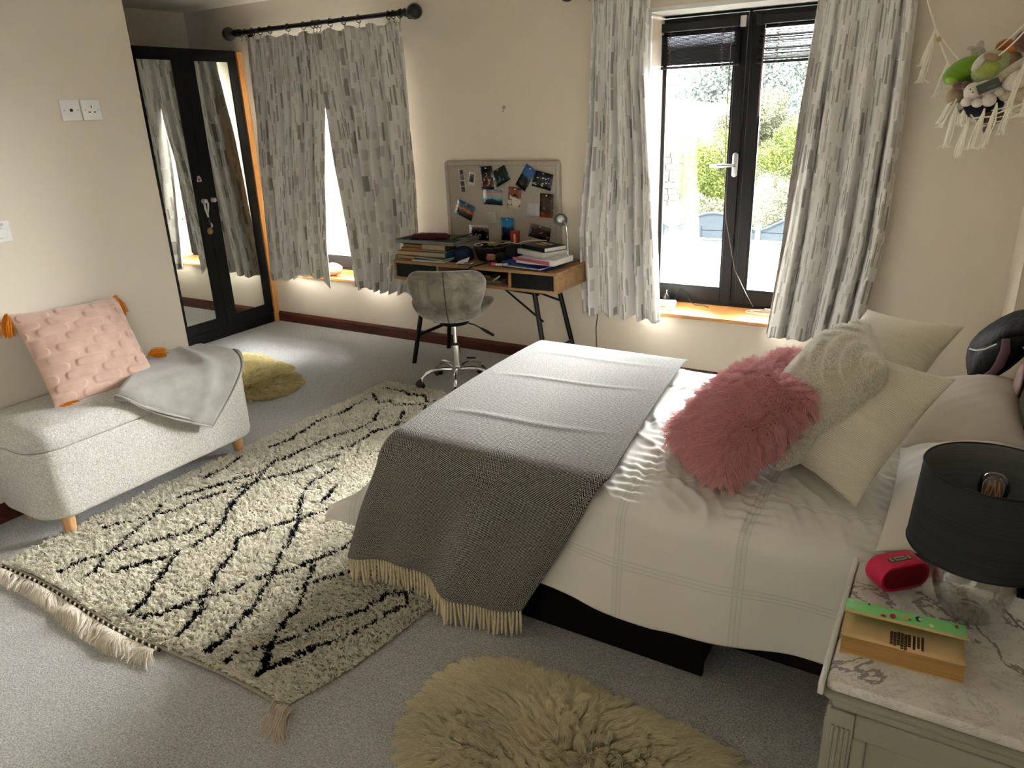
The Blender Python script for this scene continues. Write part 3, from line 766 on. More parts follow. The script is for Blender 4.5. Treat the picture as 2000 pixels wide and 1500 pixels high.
for a, b in ((DX0+t_+.002, -2.827), (-2.295+t_+.002, DX1-t_-.002)):
    d = MB().box(a, b, DY0+.004, DY0+.02, DZ0+t_+.002, DZ1-t_-.002)
    d.box(a+.01, b-.01, DY0+.02, DY1-.03, DZ0+t_+.004, DZ0+t_+.012)
    d.build('drawer', M['blackwood'], dk, bevel=.001)
for (fx, fy, tx, ty) in ((-3.095, 3.785, -2.975, 3.83), (-2.045, 3.785, -2.165, 3.83), (-3.075, 4.165, -2.975, 4.11), (-2.035, 4.165, -2.155, 4.11)):
    MB().cyl((fx, fy, 0), (tx, ty, DZ0), .0155, .0155, 16).build('leg', M['blackmetal'], dk, smooth=True)
for s in ((-3.07, -1), (-2.07, 1)):
    f = .36
    MB().cyl((s[0], 3.80, .19), (s[0]+(.0), 4.15, .19), .011, n=12).build('stretcher', M['blackmetal'], dk, smooth=True)
xb = MB()
for a, b in (((-2.13, 4.12, .45), (-2.50, 4.06, .565)), ((-2.09, 3.80, .40), (-2.60, 4.06, .565)), ((-3.02, 4.12, .45), (-2.66, 4.06, .565)), ((-3.05, 3.80, .40), (-2.58, 4.06, .565)), ((-2.12, 3.81, .56), (-2.6, 4.0, .53))):
    xb.cyl(a, b, .0065, n=10)
xb.box(-2.66, -2.52, 4.03, 4.09, .545, .583)
xb.build('cross_brace', M['blackmetal'], dk, smooth=True)

def book(name, label, c, L_, W_, T_, rz, cover, pages=None, group=None, cat='book', spine='back', tilt=0, z=None, hard=True):
    """closed book lying flat: L_ along local x, W_ along local y; spine side: 'back' (+y), 'front' (-y), 'left' (-x), 'right' (+x)"""
    t = thing(name, label, cat, c, group)
    R_ = Matrix.Rotation(rz, 3, 'Z') @ Matrix.Rotation(tilt, 3, 'X'); c = Vector(c)
    e = .003 if hard else .0; ct = .0025 if hard else .0012
    def bx(m, x0, x1, y0, y1, z0, z1):
        p = Vector(((x0+x1)/2, (y0+y1)/2, (z0+z1)/2))
        m.obox(c+R_@p, R_@Vector(((x1-x0)/2, 0, 0)), R_@Vector((0, (y1-y0)/2, 0)), R_@Vector((0, 0, (z1-z0)/2))); return m
    X, Y = L_/2, W_/2; cv = MB()
    bx(cv, -X, X, -Y, Y, 0, ct); bx(cv, -X, X, -Y, Y, T_-ct, T_)
    if spine == 'back': bx(cv, -X, X, Y-ct, Y+.001, ct, T_-ct)
    if spine == 'front': bx(cv, -X, X, -Y-.001, -Y+ct, ct, T_-ct)
    if spine == 'left': bx(cv, -X-.001, -X+ct, -Y, Y, ct, T_-ct)
    if spine == 'right': bx(cv, X-ct, X+.001, -Y, Y, ct, T_-ct)
    cv.build('cover', cover, t, bevel=.0006, seg=1)
    pg = MB(); bx(pg, -X+(e if spine != 'left' else ct), X-(e if spine != 'right' else ct), -Y+(e if spine != 'front' else ct), Y-(e if spine != 'back' else ct), ct, T_-ct)
    pg.build('pages', pages or M['pages'], t); return t
def pagesmat(name, c):
    m, x = base_mat(name, None, .85, 0, .1)
    v = x.coord('Object', (3, 3, 900)); f = x.noise(1.5, 2, .5, v)
    x.color(x.ramp(f, [(.35, tuple(q*.72 for q in c[:3])+(1,)), (.6, c)])); x.bump(f, .3, .0006); return m
M['pages'] = pagesmat('page_edges_cream', C(196, 176, 140)); M['pagesw'] = pagesmat('page_edges_white', C(214, 212, 204)); M['pagesb'] = pagesmat('page_edges_tan', C(168, 128, 78))
def cm(name, c, r=.45): 
    return simple(name, C(*c), r, 0, .4, .1, 40)
Z = DZ1
teal, red, black, pinkc = cm('cover_teal', (20, 74, 80)), cm('cover_red', (108, 14, 18)), cm('cover_black', (14, 14, 18)), cm('cover_pinkish', (176, 122, 104))
navy, brown, blueg, cream = cm('cover_navy', (14, 20, 44)), cm('cover_brown', (92, 66, 50)), cm('cover_sky_blue', (46, 120, 160)), cm('cover_cream', (196, 182, 154))
gl = 'books in the left desk pile'
book('book', 'thin red book at the bottom left corner of the desk pile', (-3.09, 3.885, Z), .20, .14, .022, -.12, red, spine='right', group=gl)
book('book', 'pinkish paperback lying on the red book at the desk left end', (-3.10, 3.90, Z+.022), .20, .135, .024, .02, pinkc, spine='back', group=gl, hard=False)
book('book', 'brown paperback on the pinkish paperback under the grey tray', (-3.09, 3.92, Z+.046), .18, .13, .022, .05, brown, M['pagesb'], 'books in the left desk pile', hard=False)
book('book', 'black topped thick book tucked right under the tray on the left stack', (-3.08, 3.92, Z+.068), .17, .13, .022, -.03, black, M['pagesb'], 'books in the left desk pile')
book('folder', 'teal card folder stack beneath the blue spined paperback', (-2.90, 3.86, Z), .25, .19, .014, .03, teal, M['pagesw'], cat='folder', hard=False)
book('folder', 'second teal folder on top of the folder stack, turned slightly', (-2.89, 3.875, Z+.014), .24, .18, .010, -.16, teal, M['pagesw'], cat='folder', hard=False)
book('book', 'cream paperback with sky blue end on the teal folders', (-2.905, 3.885, Z+.024), .20, .13, .028, .03, blueg, M['pages'], gl, spine='right', hard=False)
book('book', 'black book between the blue ended paperback and the fat cream paperback', (-2.90, 3.90, Z+.052), .20, .13, .012, .02, black, M['pages'], gl)
book('book', 'fat cream paperback at the top of the stack under the grey tray', (-2.905, 3.90, Z+.064), .18, .12, .038, .02, brown, M['pages'], gl, spine='right', hard=False)
# grey tray on top of the pile
ty = thing('paper_tray', 'shallow grey tray resting across the book pile on the left of the desk', 'tray', (-2.98, 3.95, Z+.102))
M['traygrey'] = simple('tray_grey_plastic', C(108, 112, 112), .4)
tr = MB(); zt = Z+.103; ang = -.04
tr.box(-3.19, -2.72, 3.81, 4.10, zt, zt+.004).box(-3.19, -2.72, 3.81, 3.816, zt+.004, zt+.024).box(-3.19, -2.72, 4.094, 4.10, zt+.004, zt+.024).box(-3.19, -3.184, 3.816, 4.094, zt+.004, zt+.024).box(-2.726, -2.72, 3.816, 4.094, zt+.004, zt+.024)
tr.build('body', M['traygrey'], ty, bevel=.002)
pcs = MB(); a0 = Vector((-3.10, 3.88, zt+.005))
pcs.rings([[a0+Vector((.22*t, .10*t, 0))+Vector((0, .026*math.cos(q), .024+.021*math.sin(q)))*(1 if 0 < t < 1 else .75) for q in np.linspace(0, 2*PI, 14)[:-1]] for t in (0, .06, .5, .94, 1)])
pc_ = thing('pencil_case', 'dark red fabric pencil case lying on the grey tray', 'pencil case', (-3.0, 3.93, zt+.004))
pcs.build('body', cm('dark_red_fabric', (72, 12, 20), .7), pc_, smooth=True)
MB().tube([a0+Vector((.02, -.0, .048)), a0+Vector((.10, .045, .051)), a0+Vector((.2, .09, .048))], .0025, 6).build('zip', M['steel'], pc_, smooth=True)
bkk = book('notebook', 'thin black notebook on the tray beside the red pencil case', (-2.86, 3.93, zt+.004), .17, .12, .008, .1, black, M['pagesw'], cat='notebook')
for nm, lb, mt, p0, p1, r in (('pen', 'green pen lying across things on the grey tray', cm('pen_green', (90, 110, 30)), (-2.93, 4.0, zt+.018), (-2.80, 4.05, zt+.024), .005),
                              ('pencil', 'dark pencil sticking up off the grey tray edge', cm('pen_dark', (40, 26, 22)), (-2.84, 3.96, zt+.016), (-2.74, 4.06, zt+.045), .004)):
    q = MB().cyl(p0, p1, r, n=10); d = (Vector(p1)-Vector(p0)).normalized(); q.cyl(p1, Vector(p1)+d*.012, r, .001, 10)
    tag(q.build(nm, mt, smooth=True), lb, nm)
# clutter in the middle of the desk
ballo = thing('cap', 'rounded navy cap sitting beside the teal folders on the desk', 'cap', (-2.735, 3.93, Z))
MB().lathe([(.062, 0), (.066, .01), (.066, .035), (.058, .06), (.04, .078), (.018, .085), (.001, .086)], (-2.735, 3.93, Z), 28).build('crown', cm('navy_cotton', (18, 34, 66), .8), ballo, smooth=True)
MB().slab([(-2.735+.07*math.cos(a)*(1+.0*k), 3.93+.07*math.sin(a), Z+.004) for k, a in enumerate(np.linspace(-2.6, -1.2, 9))]+[(-2.735+.115*math.cos(a), 3.93+.115*math.sin(a), Z+.002) for a in np.linspace(-1.4, -2.4, 9)], (0, 0, 1), .003).build('peak', cm('navy_peak', (14, 24, 50), .8), ballo)
bkb = thing('basket', 'dark woven basket full of odds and ends in the middle of the desk', 'basket', (-2.56, 3.98, Z))
M['basket'] = simple('dark_basket_weave', C(34, 24, 20), .8, 0, .2, .35, 120, .5, 160, .004)
MB().lathe([(.085, 0), (.09, .004), (.108, .045), (.115, .082), (.118, .088), (.113, .09), (.108, .084), (.10, .045), (.084, .008), (.001, .006)], (-2.56, 4.0, Z), 30).build('body', M['basket'], bkb, smooth=True)
rm_ = MB()
for k in range(3): rm_.tube([(-2.56+(.108+.003*k)*math.cos(a), 4.0+(.108+.003*k)*math.sin(a), Z+.075+.007*k+.002*math.sin(14*a)) for a in np.linspace(0, 2*PI, 50)[:-1]], .0035, 6, True)
rm_.build('rim', simple('basket_rim', C(78, 60, 44), .8), bkb, smooth=True)
nk = MB().tube([(-2.635+.03*math.cos(a), 3.96+.018*math.sin(a), Z+.094+.004*math.sin(a)) for a in np.linspace(0, 2*PI, 20)[:-1]], .003, 6, True)
tag(nk.build('bangle', M['white_plastic'], smooth=True), 'white bangle on the rim of the dark basket', 'bangle')
sg = MB(); p = [(-2.53, 3.97, Z+.095)]
rg = np.random.default_rng(5)
for k in range(60): a = k*.9; p.append((-2.53+.035*math.cos(a)*rg.uniform(.6, 1), 3.965+.02*math.sin(a*1.3), Z+.098+.012*rg.random()))
sg.tube(p, .004, 6); tag(sg.build('hair_scrunchie', cm('scrunchie_mustard', (150, 130, 70), .8), smooth=True), 'mustard scrunchie on top of the dark basket', 'scrunchie')
bg_ = MB(); 
bg_.ball((-2.385, 3.99, Z+.055), (.055, .085, .057), 20); bg_.ball((-2.43, 3.90, Z+.035), (.05, .04, .036), 16)
bo = bg_.build('dark_bag', cm('black_fabric', (12, 11, 14), .8), smooth=True, sub=1); tag(bo, 'crumpled black bag between basket and blue folders on the desk', 'bag')
st = MB().tube([(-2.50, 3.87, Z+.03), (-2.49, 3.82, Z+.012), (-2.52, 3.77, Z+.007), (-2.56, 3.745, Z-.004), (-2.58, 3.742, Z-.02)], .0045, 6)
st.build('strap', cm('black_strap', (16, 15, 20), .7), bo, smooth=True)
rg = np.random.default_rng(9); p = []
for k in range(90):
    a = k*.75; p.append((-2.475+.027*math.cos(a)*rg.uniform(.5, 1.1), 3.855+.018*math.sin(a*1.7), Z+.022+.035*(k/90)+.008*rg.random()))
tag(MB().tube(p, .0032, 5).build('hair_bobbles', cm('bobble_pink', (170, 118, 104), .7), smooth=True), 'tangle of brown and pink hair bobbles in front of the black bag', 'hair bobbles')
mk = thing('makeup_brush', 'short pink tipped white brush lying left of the blue folders', 'brush', (-2.40, 3.80, Z))
MB().cyl((-2.41, 3.80, Z+.013), (-2.33, 3.815, Z+.016), .007, .010, 14).build('handle', M['white_plastic'], mk, smooth=True)
MB().ball((-2.425, 3.797, Z+.014), (.017, .013, .0135), 14).build('bristle_head', cm('brush_pink', (190, 70, 96), .8), mk, smooth=True)
fr = thing('instant_photo', 'small framed instant photo lying face up near the desk front edge', 'photograph', (-2.62, 3.80, Z))
MB().rbox((-2.625, 3.80, Z), .085, .062, .006, .12).build('mount', M['black_plastic'], fr)
MB().rbox((-2.622, 3.803, Z+.006), .078, .056, .0012, .12).build('border', M['white_plastic'], fr)
MB().rbox((-2.622, 3.806, Z+.0072), .042, .036, .0006, .12).build('picture', cm('photo_dark_green', (22, 36, 34)), fr)
tag(MB().slab([(-2.70, 3.79, Z+.001), (-2.64, 3.83, Z+.002), (-2.645, 3.87, Z+.03), (-2.70, 3.83, Z+.012)], (0, 0, 1), .001).build('paper_scrap', M['white_paint']), 'crumpled white scrap of paper left of the instant photo', 'paper')
# red can / box by the board
cnb = thing('card_box', 'slim upright red card box standing against the pinboard', 'box', (-2.46, 4.10, Z))
MB().rbox((-2.462, 4.13, Z), .050, .045, .165, .25).build('body', cm('box_red', (150, 30, 16)), cnb, bevel=.001)
MB().rbox((-2.452, 4.106, Z+.06), .012, .004, .09, .25).build('label', cm('box_label', (210, 190, 150)), cnb)
# folders and books on the right
gr = 'papers and books at the desk right end'
fo = thing('ring_binder', 'royal blue folder open at its left end beneath the clear wallets', 'folder', (-2.20, 3.86, Z), gr)
M['blueplastic'] = cm('blue_polypropylene', (22, 52, 140), .35)
b_ = MB(); b_.slab([(-2.36, 3.80, Z+.002), (-2.05, 3.77, Z+.002), (-2.03, 3.98, Z+.002), (-2.33, 4.02, Z+.002)], (0, 0, 1), .002)
b_.slab([(-2.36, 3.80, Z+.036), (-2.09, 3.765, Z+.012), (-2.05, 3.98, Z+.016), (-2.31, 4.02, Z+.048)], (0, 0, 1), .002)
b_.slab([(-2.36, 3.80, Z+.002), (-2.36, 3.80, Z+.036), (-2.33, 4.02, Z+.048), (-2.33, 4.02, Z+.002)], (-1, 0, 0), .002)
b_.build('cover', M['blueplastic'], fo)
MB().slab([(-2.345, 3.80, Z+.008), (-2.08, 3.765, Z+.008), (-2.06, 3.97, Z+.008), (-2.32, 4.0, Z+.008)], (0, 0, 1), .006).build('papers', M['pagesw'], fo)
book('document_wallet', 'pale lilac document wallet with a red spine under the white book', (-2.125, 3.90, Z+.032), .27, .21, .034, -.10, cm('wallet_lilac', (206, 196, 204), .3), M['pagesw'], gr, 'folder', 'front', hard=False)
sp_ = MB().slab([(-2.29, 3.808, Z+.052), (-2.03, 3.782, Z+.036), (-2.03, 3.782, Z+.058), (-2.29, 3.808, Z+.068)], (0, -1, 0), .002)
tag(sp_.build('plastic_sleeve', cm('sleeve_red', (150, 76, 82), .35)), 'translucent red slide binder strip along the lilac wallet front', 'binder strip')
book('book', 'white hardback lying under the black covered book', (-2.17, 3.955, Z+.066), .25, .19, .030, -.42, cm('cover_white', (218, 218, 216), .35), M['pagesw'], gr, spine='front')
tb = book('book', 'black covered book with a scrawled white and red title, top of the right pile', (-2.165, 3.965, Z+.0965), .23, .165, .026, -.42, cm('cover_blackgloss', (10, 12, 17), .3), M['pagesw'], gr, spine='front')
# scrawled cover lettering
M['ltw'] = cm('letter_white', (206, 204, 196)); M['ltr'] = cm('letter_red', (170, 54, 34)); M['lty'] = cm('letter_yellow', (190, 178, 96))
Rz = Matrix.Rotation(-.42, 3, 'Z'); c0 = Vector((-2.165, 3.965, Z+.1235))
def scrawl(x0, y0, n, sz, seed, mt, name):
    rg = np.random.default_rng(seed); m_ = MB()
    for k in range(n):
        cx = x0+k*sz*.9
        pts = [c0+Rz@Vector((cx+sz*.45*math.cos(a)*rg.uniform(.5, 1), y0+sz*.6*math.sin(a)*rg.uniform(.5, 1), 0)) for a in np.linspace(rg.uniform(0, 2), 5+rg.uniform(0, 1.5), 8)]
        m_.tube(pts, .0016, 4)
    m_.build(name, mt, tb, smooth=True)
scrawl(-.055, .032, 7, .018, 1, M['ltw'], 'title_lettering'); scrawl(-.062, .008, 8, .017, 2, M['ltr'], 'title_lettering'); scrawl(-.055, -.016, 7, .017, 3, M['lty'], 'title_lettering')
tag(MB().tube([(-2.66, 4.03, Z+.098), (-2.55, 4.05, Z+.098), (-2.48, 4.0, Z+.102), (-2.42, 4.0, Z+.118), (-2.36, 3.98, Z+.112), (-2.33, 4.0, Z+.125), (-2.27, 4.01, Z+.135), (-2.17, 4.02, Z+.138)], .0022, 6).build('charging_cable', M['white_plastic'], smooth=True), 'thin white cable looping over the desk clutter', 'cable')
# things on the open shelf
tag(MB().rbox((-2.46, 3.86, DZ0+t_), .12, .09, .012, .2).build('glasses_case', M['greypaint'], bevel=.003), 'pale flat case on the open desk shelf', 'case')
tag(MB().tube([(-2.44+.028*math.cos(a), 3.84+.014*math.sin(a), DZ0+t_+.02+.02*math.cos(a)) for a in np.linspace(0, 2*PI, 18)[:-1]], .004, 6, True).build('bracelet', M['white_plastic'], smooth=True), 'white oval bracelet leaning on the open desk shelf', 'bracelet')
tag(MB().lathe([(.02, 0), (.021, .03), (.018, .04), (.001, .041)], (-2.335, 3.83, DZ0+t_), 18).build('jar', cm('jar_red', (96, 12, 18)), smooth=True), 'small dark red pot at the right of the open desk shelf', 'pot')
book('notebook', 'dark notebook at the back of the open desk shelf', (-2.62, 3.95, DZ0+t_), .22, .16, .03, .1, black, M['pagesb'], None, 'notebook')
# desk lamp
dl = thing('desk_lamp', 'small silver gooseneck desk lamp beside the pinboard', 'lamp', (-2.10, 4.13, Z))
M['lampgrey'] = simple('satin_grey_paint', C(150, 152, 150), .35, .3, .5)
MB().lathe([(.055, 0), (.056, .006), (.05, .011), (.008, .014), (.001, .014)], (-2.08, 4.12, Z), 30).build('base', M['lampgrey'], dl, smooth=True)
MB().tube([(-2.08, 4.12, Z+.01), (-2.082, 4.12, Z+.12), (-2.086, 4.118, Z+.20), (-2.092, 4.11, Z+.235), (-2.10, 4.09, Z+.25)], .0052, 10).build('neck', M['chrome'], dl, smooth=True)
hd = Vector((.42, -.88, -.28)).normalized(); hp = Vector((-2.118, 4.10, .962))
MB().lathe([(.001, -.055), (.014, -.054), (.02, -.045), (.034, -.03), (.043, -.005), (.044, .0), (.042, .0), (.040, -.006), (.030, -.028), (.012, -.04), (.001, -.041)], hp, 28, hd, False).build('shade', M['lampgrey'], dl, smooth=True)
MB().ball(hp-hd*.014, (.025, .025, .024), 18).build('bulb', M['white_plastic'], dl, smooth=True)
tag(MB().tube([(-1.955, 4.19, .60), (-1.935, 4.18, .50), (-1.90, 4.18, .40), (-1.915, 4.18, .28), (-1.91, 4.18, .15), (-1.87, 4.18, .05), (-1.80, 4.17, .012), (-1.7, 4.15, .006)], .0032, 6).build('power_cable', M['black_plastic'], smooth=True), 'black cable hanging down the wall right of the desk', 'cable')

# ---------------------------------------------------------------- pinboard and its pictures
pb = thing('pinboard', 'beige linen pinboard with a padded border above the desk', 'pinboard', (-2.60, 4.21, .74))
M['linen'] = simple('linen_weave', C(168, 158, 146), .9, 0, .1, .12, 160, .4, 420, .001)
def rr_xz(x0, x1, z0, z1, r, y):
    return [(a, y, b) for a, b in roundrect(x0, x1, z0, z1, r, 5)]
BX0, BX1, BZ0, BZ1 = -3.035, -2.172, .715, 1.302
MB().rings([rr_xz(BX0, BX1, BZ0, BZ1, .022, 4.223), rr_xz(BX0, BX1, BZ0, BZ1, .022, 4.206), rr_xz(BX0+.003, BX1-.003, BZ0+.003, BZ1-.003, .02, 4.202)]).build('board', M['linen'], pb, smooth=True)
fr_ = MB(); 
outer = rr_xz(BX0, BX1, BZ0, BZ1, .022, 4.203)
n = len(outer); rings_ = []
for ins, y in ((.001, 4.203), (.003, 4.196), (.010, 4.193), (.024, 4.193), (.029, 4.196), (.031, 4.203)):
    rings_.append(rr_xz(BX0+ins, BX1-ins, BZ0+ins, BZ1-ins, max(.022-ins*.6, .003), y))
fr_.rings(rings_, caps=False); fr_.build('border', M['linen'], pb, smooth=True)
def photomat(name, stops, seed, sc_=(1, 1), blobs=None, bs=7, thr=.60):
    m, x = base_mat(name, None, .25, 0, .4)
    uvn = x.new('UVMap'); mp = x.new('Mapping'); x.link(uvn.outputs[0], mp.inputs[0]); mp.inputs['Location'].default_value = (seed*3.1, seed*1.7, 0)
    sp = x.new('SeparateXYZ'); x.link(uvn.outputs[0], sp.inputs[0])
    n = x.noise(5, 4, .6, mp.outputs[0]); f = x.math('ADD', sp.outputs[1], x.math('MULTIPLY', x.math('SUBTRACT', n, .5), .5))
    col = x.ramp(f, stops)
    if blobs:
        n2 = x.noise(bs, 3, .6, mp.outputs[0]); inside = x.math('LESS_THAN', x.math('ABSOLUTE', x.math('SUBTRACT', sp.outputs[1], .42)), .3)
        for k, b in enumerate(blobs):
            n2 = x.noise(bs*(.7+.4*k), 2, .5, mp.outputs[0])
            col = x.mix(x.math('MULTIPLY', x.math('GREATER_THAN', n2, thr+.02*k), inside), col, b)
    x.color(col); return m
photos = [
 ('polaroid', -2.819, 1.186, .051, .084, -10.1, [(0, C(20, 22, 34)), (.5, C(60, 62, 84)), (1, C(120, 112, 96))], [C(24, 24, 50)], 'small instant print with a dark centre near the photo strip'),
 ('photo_print', -2.701, 1.194, .096, .148, 4.4, [(0, C(44, 26, 20)), (.45, C(74, 40, 30)), (.7, C(10, 10, 12)), (1, C(16, 16, 18))], [C(150, 96, 80), C(196, 196, 200)], 'upright photo of a person in a dark room, top left group'),
 ('photo_print', -2.594, 1.208, .117, .099, 25.7, [(0, C(10, 22, 16)), (1, C(14, 30, 20))], [C(50, 110, 140)], 'dark green tilted photo with a blue figure, overlapping its neighbour'),
 ('photo_print', -2.408, 1.201, .079, .154, -33.7, [(0, C(18, 18, 26)), (.5, C(24, 26, 34)), (.6, C(40, 90, 140)), (1, C(24, 70, 130))], [C(30, 28, 34)], 'steeply tilted photo with blue sky over dark roofs'),
 ('photo_print', -2.291, 1.185, .138, .099, -12.4, [(0, C(30, 40, 24)), (.4, C(26, 30, 24)), (.6, C(14, 18, 26)), (1, C(20, 24, 36))], [C(170, 176, 184), C(70, 66, 80)], 'photo of three standing people at night, top right'),
 ('photo_print', -2.660, 1.074, .147, .096, -2.3, [(0, C(16, 20, 34)), (.3, C(30, 40, 60)), (.42, C(96, 168, 190)), (.75, C(196, 150, 130)), (1, C(50, 130, 170))], None, 'wide photo of a blue and pink evening sea view'),
 ('photo_print', -2.496, 1.070, .096, .140, -7.3, [(0, C(190, 180, 150)), (.5, C(206, 198, 176)), (.6, C(120, 60, 44)), (.9, C(150, 76, 54)), (1, C(60, 50, 34))], [C(20, 20, 24)], 'upright photo, pale floor and rust red wall, board centre'),
 ('photo_print', -2.263, 1.032, .094, .148, -2.9, [(0, C(150, 60, 30)), (.2, C(54, 34, 24)), (.6, C(64, 44, 34)), (1, C(52, 44, 30))], [C(150, 96, 84)], 'upright brown photo of people crowded indoors at the right'),
 ('paper_note', -2.363, 1.005, .090, .081, -.6, [(0, C(186, 184, 184)), (1, C(180, 178, 178))], None, 'white torn paper note beside the brown crowd photo'),
 ('photo_print', -2.888, .985, .145, .099, -21.9, [(0, C(22, 40, 44)), (.35, C(60, 52, 36)), (.5, C(210, 96, 40)), (.62, C(60, 86, 96)), (1, C(24, 66, 96))], None, 'tilted orange sunset photo at the left of the board'),
 ('paper_note', -2.683, .944, .083, .076, 7.4, [(0, C(168, 164, 152)), (1, C(176, 172, 160))], None, 'off white handwritten paper note below the sea photo'),
 ('photo_print', -2.556, .873, .098, .148, .1, [(0, C(6, 12, 20)), (.45, C(14, 40, 62)), (.7, C(40, 130, 180)), (1, C(24, 100, 160))], [C(10, 14, 20)], 'blue night photo of a palm tree behind the red box'),
 ('photo_print', -2.319, .863, .155, .087, -10.9, [(0, C(20, 14, 14)), (.6, C(50, 36, 28)), (1, C(110, 100, 78))], [C(160, 100, 90), C(24, 20, 24)], 'tilted group photo of several people at the bottom right'),
 ('photo_print', -2.782, .838, .155, .098, -.1, [(0, C(24, 22, 26)), (.55, C(20, 18, 22)), (.8, C(90, 80, 78)), (1, C(190, 180, 168))], [C(170, 150, 136)], 'black and cream photo low on the board above the tray'),
]
def flatpic(x, z, w_, h_, deg, y, t=.0012, curl=.0):
    a = math.radians(deg); ux = Vector((math.cos(a), 0, math.sin(a))); uz = Vector((-math.sin(a), 0, math.cos(a))); c = Vector((x, y, z))
    V = []; UV = []; n = 5
    for i in range(n):
        for j in range(n):
            p, q = i/(n-1)-.5, j/(n-1)-.5
            V.append(c+ux*p*w_+uz*q*h_+Vector((0, -curl*(abs(2*p)**2*.5+abs(2*q)**3*.5), 0))); UV.append((i/(n-1), j/(n-1)))
    return V, grid_faces(n, n), UV
M['photowhite'] = simple('photo_border_white', C(206, 200, 190), .5)
M['pin'] = simple('clear_pin', C(200, 200, 200), .2)
for k, (nm, x, z, w_, h_, dg, st_, bl_, lb) in enumerate(photos):
    y = 4.199-.0016*(k % 4)
    t = thing(nm, lb, 'photograph' if nm != 'paper_note' else 'note', (x, y, z-h_/2), 'photos and notes pinned to the board')
    V, F, UV = flatpic(x, z, w_, h_, dg, y, curl=.003 if nm != 'polaroid' else .0)
    pm = photomat('print_%s' % 'abcdefghijklmnopq'[k], st_, k+1, blobs=bl_)
    if nm == 'polaroid':
        o = link_mesh('border', V, F, M['photowhite'], t, True, UV); mod_solid(o, .001)
        V, F, UV = flatpic(x-.003, z+.006, w_*.74, h_*.62, dg, y-.0012)
    o = link_mesh('picture', V, F, pm, t, True, UV); mod_solid(o, .0008)
    a = math.radians(dg); px, pz = x-math.sin(a)*h_*.42, z+math.cos(a)*h_*.42
    MB().lathe([(.0045, 0), (.0045, .002), (.0022, .003), (.0022, .008), (.004, .009), (.003, .0105), (.001, .011)], (px, y-.002, pz), 12, (0, -1, 0)).build('pin', M['pin'], t, smooth=True)
    if nm == 'paper_note':
        wr = MB(); rg = np.random.default_rng(k)
        for r in range(4):
            zz = h_*(.2-.16*r); ln = w_*rg.uniform(.5, .75)
            pts = [Vector((x, y-.0022, z))+Vector((math.cos(a), 0, math.sin(a)))*(-w_*.36+ln*q/14)+Vector((0, 0, 1))*(zz+.002*math.sin(q*2.3+r)) for q in range(15)]
            wr.tube(pts, .0005, 3)
        wr.build('handwriting', cm('pencil_grey', (120, 118, 116)), t)
sp = thing('photo_strip', 'narrow white photo booth strip with four dark portraits', 'photograph', (-2.897, 4.198, 1.10), 'photos and notes pinned to the board')
V, F, UV = flatpic(-2.897, 1.175, .040, .150, 4.7, 4.199); o = link_mesh('border', V, F, M['photowhite'], sp, True, UV); mod_solid(o, .001)
pm = photomat('print_booth', [(0, C(20, 18, 20)), (1, C(70, 66, 62))], 21, blobs=[C(140, 120, 108)])
for k in range(4):
    a = math.radians(4.7); d = (.055-.0365*k)
    V, F, UV = flatpic(-2.897-math.sin(a)*d, 1.175+math.cos(a)*d, .034, .031, 4.7, 4.1975); o = link_mesh('picture', V, F, pm, sp, True, UV); mod_solid(o, .0006)

# ---------------------------------------------------------------- office chair
def velvet():
    m, x = base_mat('grey_velvet', None, .7, 0, .25, .9)
    v = x.coord(); n = x.noise(7, 4, .62, v, .6)
    x.color(x.ramp(n, [(.34, C(82, 77, 68)), (.5, C(116, 110, 98)), (.66, C(146, 140, 128))])); x.bump(x.noise(300, 3), .15, .001); x.bump
    x.p.inputs['Sheen Roughness'].default_value = .4; return m
M['velvet'] = velvet()
HX, HY = -2.57, 3.555
FA = math.radians(26); FW = Vector((-math.sin(FA), math.cos(FA), 0)); RT = Vector((math.cos(FA), math.sin(FA), 0)); H0 = Vector((HX, HY, 0))
ch = thing('office_chair', 'grey velvet swivel chair with chrome star base, tucked at the desk', 'chair', (HX, HY, 0))
def cw(r, f, z): return H0+RT*r+FW*f+Vector((0, 0, z))
# centre line of the shell from the seat front to the top of the back: (f, z, halfwidth, wing)
prof = [(.235, .455, .15, .0), (.20, .475, .195, .02), (.10, .468, .245, .075), (.0, .455, .262, .105), (-.09, .452, .235, .09), (-.155, .465, .19, .05), (-.195, .50, .185, .045), (-.215, .55, .20, .055), (-.232, .62, .222, .075), (-.243, .68, .238, .08), (-.25, .725, .224, .06), (-.255, .757, .195, .038), (-.254, .772, .165, .025)]
pr = np.array(prof); K = 40; tt = np.linspace(0, len(prof)-1, K); P4 = np.stack([np.interp(tt, np.arange(len(prof)), pr[:, i]) for i in range(4)], 1)
for _ in range(3): P4[1:-1] = (P4[:-2]+2*P4[1:-1]+P4[2:])/4
Wn = 31; V = []; Vo = []
dP = np.gradient(P4[:, :2], axis=0); dP /= np.linalg.norm(dP, axis=1)[:, None]
for k in range(K):
    nf, nz = -dP[k, 1]*-1, -dP[k, 0]*1  # inner normal: turns from up (seat) to forward (back)
    nf, nz = dP[k, 1], -dP[k, 0]
    for j in range(Wn):
        s = -1+2*j/(Wn-1); wv = P4[k, 3]*abs(s)**2.2; hwid = P4[k, 2]
        V.append((s*hwid, P4[k, 0]+nf*wv, P4[k, 1]+nz*wv)); 
Vi = np.array(V)
